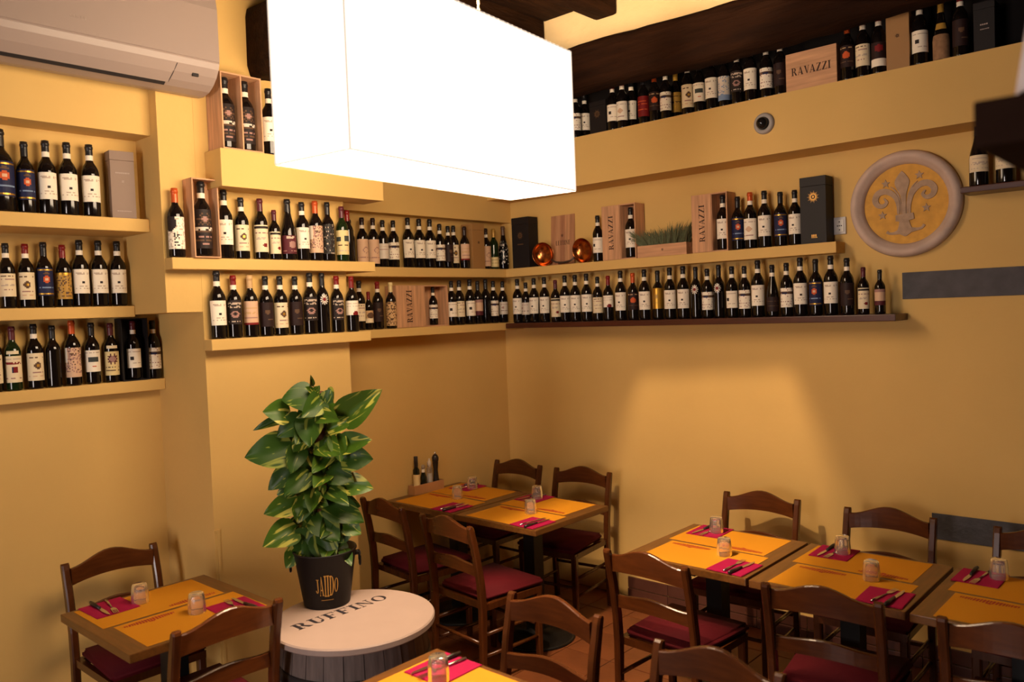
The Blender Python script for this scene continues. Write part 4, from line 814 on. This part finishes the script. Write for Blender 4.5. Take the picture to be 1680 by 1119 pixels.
LV = [(1.159, -2.321, 1.475, 1.334, -2.269, 1.587, 0.093), (1.062, -2.409, 1.57, 1.019, -2.517, 1.584, 0.093), (0.982, -2.481, 1.505, 0.971, -2.58, 1.526, 0.077), (0.972, -2.49, 1.484, 0.914, -2.604, 1.455, 0.031), (1.027, -2.441, 1.478, 0.986, -2.537, 1.418, 0.068), (1.059, -2.411, 1.488, 1.122, -2.481, 1.393, 0.087), (1.082, -2.391, 1.487, 1.214, -2.405, 1.485, 0.05), (1.111, -2.364, 1.428, 1.21, -2.308, 1.47, 0.05), (0.981, -2.482, 1.354, 0.918, -2.642, 1.339, 0.105), (1.009, -2.457, 1.355, 1.056, -2.52, 1.273, 0.062), (1.096, -2.378, 1.376, 1.106, -2.383, 1.28, 0.062), (1.15, -2.329, 1.352, 1.282, -2.288, 1.385, 0.068), (1.153, -2.327, 1.302, 1.256, -2.266, 1.299, 0.081), (1.133, -2.344, 1.398, 1.191, -2.369, 1.304, 0.056), (0.987, -2.476, 1.261, 0.947, -2.57, 1.191, 0.062), (1.037, -2.432, 1.24, 1.042, -2.544, 1.179, 0.068), (1.105, -2.369, 1.249, 1.208, -2.335, 1.214, 0.074), (1.153, -2.326, 1.185, 1.255, -2.263, 1.17, 0.068), (0.996, -2.468, 1.118, 0.943, -2.587, 1.086, 0.068), (0.989, -2.475, 1.181, 0.967, -2.539, 1.163, 0.05), (1.024, -2.443, 1.129, 1.032, -2.489, 1.039, 0.062), (1.098, -2.376, 1.165, 1.229, -2.384, 1.141, 0.062), (1.091, -2.382, 1.103, 1.225, -2.304, 1.045, 0.087), (1.051, -2.419, 1.13, 1.131, -2.41, 1.109, 0.05), (1.057, -2.413, 1.049, 1.179, -2.401, 0.98, 0.087), (0.987, -2.476, 0.997, 0.978, -2.615, 0.966, 0.087), (1.032, -2.435, 0.988, 1.016, -2.48, 0.883, 0.081), (1.073, -2.399, 0.974, 1.14, -2.415, 0.86, 0.087), (1.143, -2.335, 1.014, 1.151, -2.376, 0.92, 0.062), (1.148, -2.331, 1.014, 1.211, -2.302, 0.974, 0.056), (0.993, -2.471, 0.909, 0.985, -2.526, 0.842, 0.056), (1.052, -2.418, 0.881, 1.037, -2.454, 0.79, 0.05), (1.139, -2.339, 0.896, 1.214, -2.358, 0.865, 0.037), (1.062, -2.408, 1.59, 1.069, -2.44, 1.618, 0.022), (1.061, -2.41, 1.619, 1.117, -2.44, 1.653, 0.017), (1.075, -2.397, 1.596, 1.099, -2.396, 1.618, 0.022), (1.102, -2.372, 1.552, 1.135, -2.371, 1.596, 0.042), (0.96, -2.406, 1.291, 1.081, -2.42, 1.218, 0.074), (0.998, -2.372, 1.327, 1.098, -2.4, 1.253, 0.074), (0.947, -2.418, 1.178, 1.06, -2.425, 1.13, 0.074), (1.004, -2.366, 1.225, 1.059, -2.335, 1.138, 0.074), (0.951, -2.415, 1.026, 0.969, -2.48, 0.968, 0.062), (1.045, -2.33, 1.046, 1.033, -2.399, 0.984, 0.074), (1.034, -2.339, 1.287, 1.148, -2.334, 1.235, 0.068), (0.946, -2.419, 0.899, 1.037, -2.41, 0.849, 0.068), (1.059, -2.317, 0.919, 1.139, -2.333, 0.873, 0.056), (0.927, -2.436, 1.406, 1.011, -2.453, 1.328, 0.068), (1.011, -2.361, 1.414, 1.094, -2.349, 1.344, 0.074), (1.041, -2.334, 1.198, 1.051, -2.388, 1.147, 0.062), (0.971, -2.396, 1.075, 1.022, -2.376, 1.002, 0.068)]
stems = MB(); rl = random.Random(9)
for q in range(34):      # inner leaves around the pole
    z_ = pz+.22+.70*((q+rl.random())/34); a_ = rl.uniform(0, 2*PI); rr = rl.uniform(.02, .06); ln = rl.uniform(.08, .13); b_ = a_+rl.gauss(0, .7)
    LV.append((px-.018+rr*math.cos(a_), py+.012+rr*math.sin(a_), z_, px+(rr+ln*.8)*math.cos(b_), py+(rr+ln*.8)*math.sin(b_), z_-ln*rl.uniform(.2, .75), rl.uniform(.055, .078)))
toC = Vector((CAMX-px, CAMY-py, 0)).normalized()
for i, (ax, ay, az, tx, ty, tz, wd) in enumerate(LV):
    a = Vector((ax-px, ay-py, az-pz)); b = Vector((tx-px, ty-py, tz-pz)); yv = b-a; L = yv.length; yv.normalize()
    up = (toC*rl.uniform(.8, 1.1)+Vector((0, 0, rl.uniform(.15, .6)))+Vector((rl.gauss(0, .22), rl.gauss(0, .22), 0))).normalized()
    if i == 0: up = (toC+Vector((.1, -.1, .25))).normalized()
    xv = yv.cross(up).normalized(); zv = xv.cross(yv).normalized()
    M = Matrix.Translation(a) @ rot_mat((xv, yv, zv)) @ Matrix.Diagonal((wd*1.55, L*1.08, max(L, wd)*.75, 1))
    o = link('leaf', LM[rl.randrange(4)], r, M)
    root = Vector((-.018, .012, max(.2, a.z-rl.uniform(.03, .09))))
    stems.tube([root, (root+a)/2+Vector((0, 0, .012)), a+yv*.01], .0026, STEM, 5)
stems.obj('stems', r)

# ---------------------------------------------------------------- overhead shelf near the right edge
r = thing('overhead_shelf', 'dark blurred wooden shelf jutting in at the right picture edge', 'shelf', (3.81, -3.2, 2.108))
cbox('shelf_board', (0, 0, 0), (.94, .6, .062), RACK, r, .004); cbox('hanging_post', (.86, .02, .0625), (.92, .08, 1.79), RACK, r); cbox('hanging_post', (.86, .52, .0625), (.92, .58, 1.79), RACK, r)
r = thing('table_lamp', 'white cloth lampshade standing on the dark overhead shelf', 'lamp', (4.02, -3.06, 2.1705))
mb = MB(); mb.lathe([(.185, .012), (.140, .30), (.138, .30), (.183, .012)], WHITEF, 40); mb.obj('lamp_shade', r)
mb = MB(); mb.lathe([(.06, 0), (.06, .008), (.015, .015), (.012, .22), (0, .22)], BLACKM, 20); mb.obj('lamp_base', r)
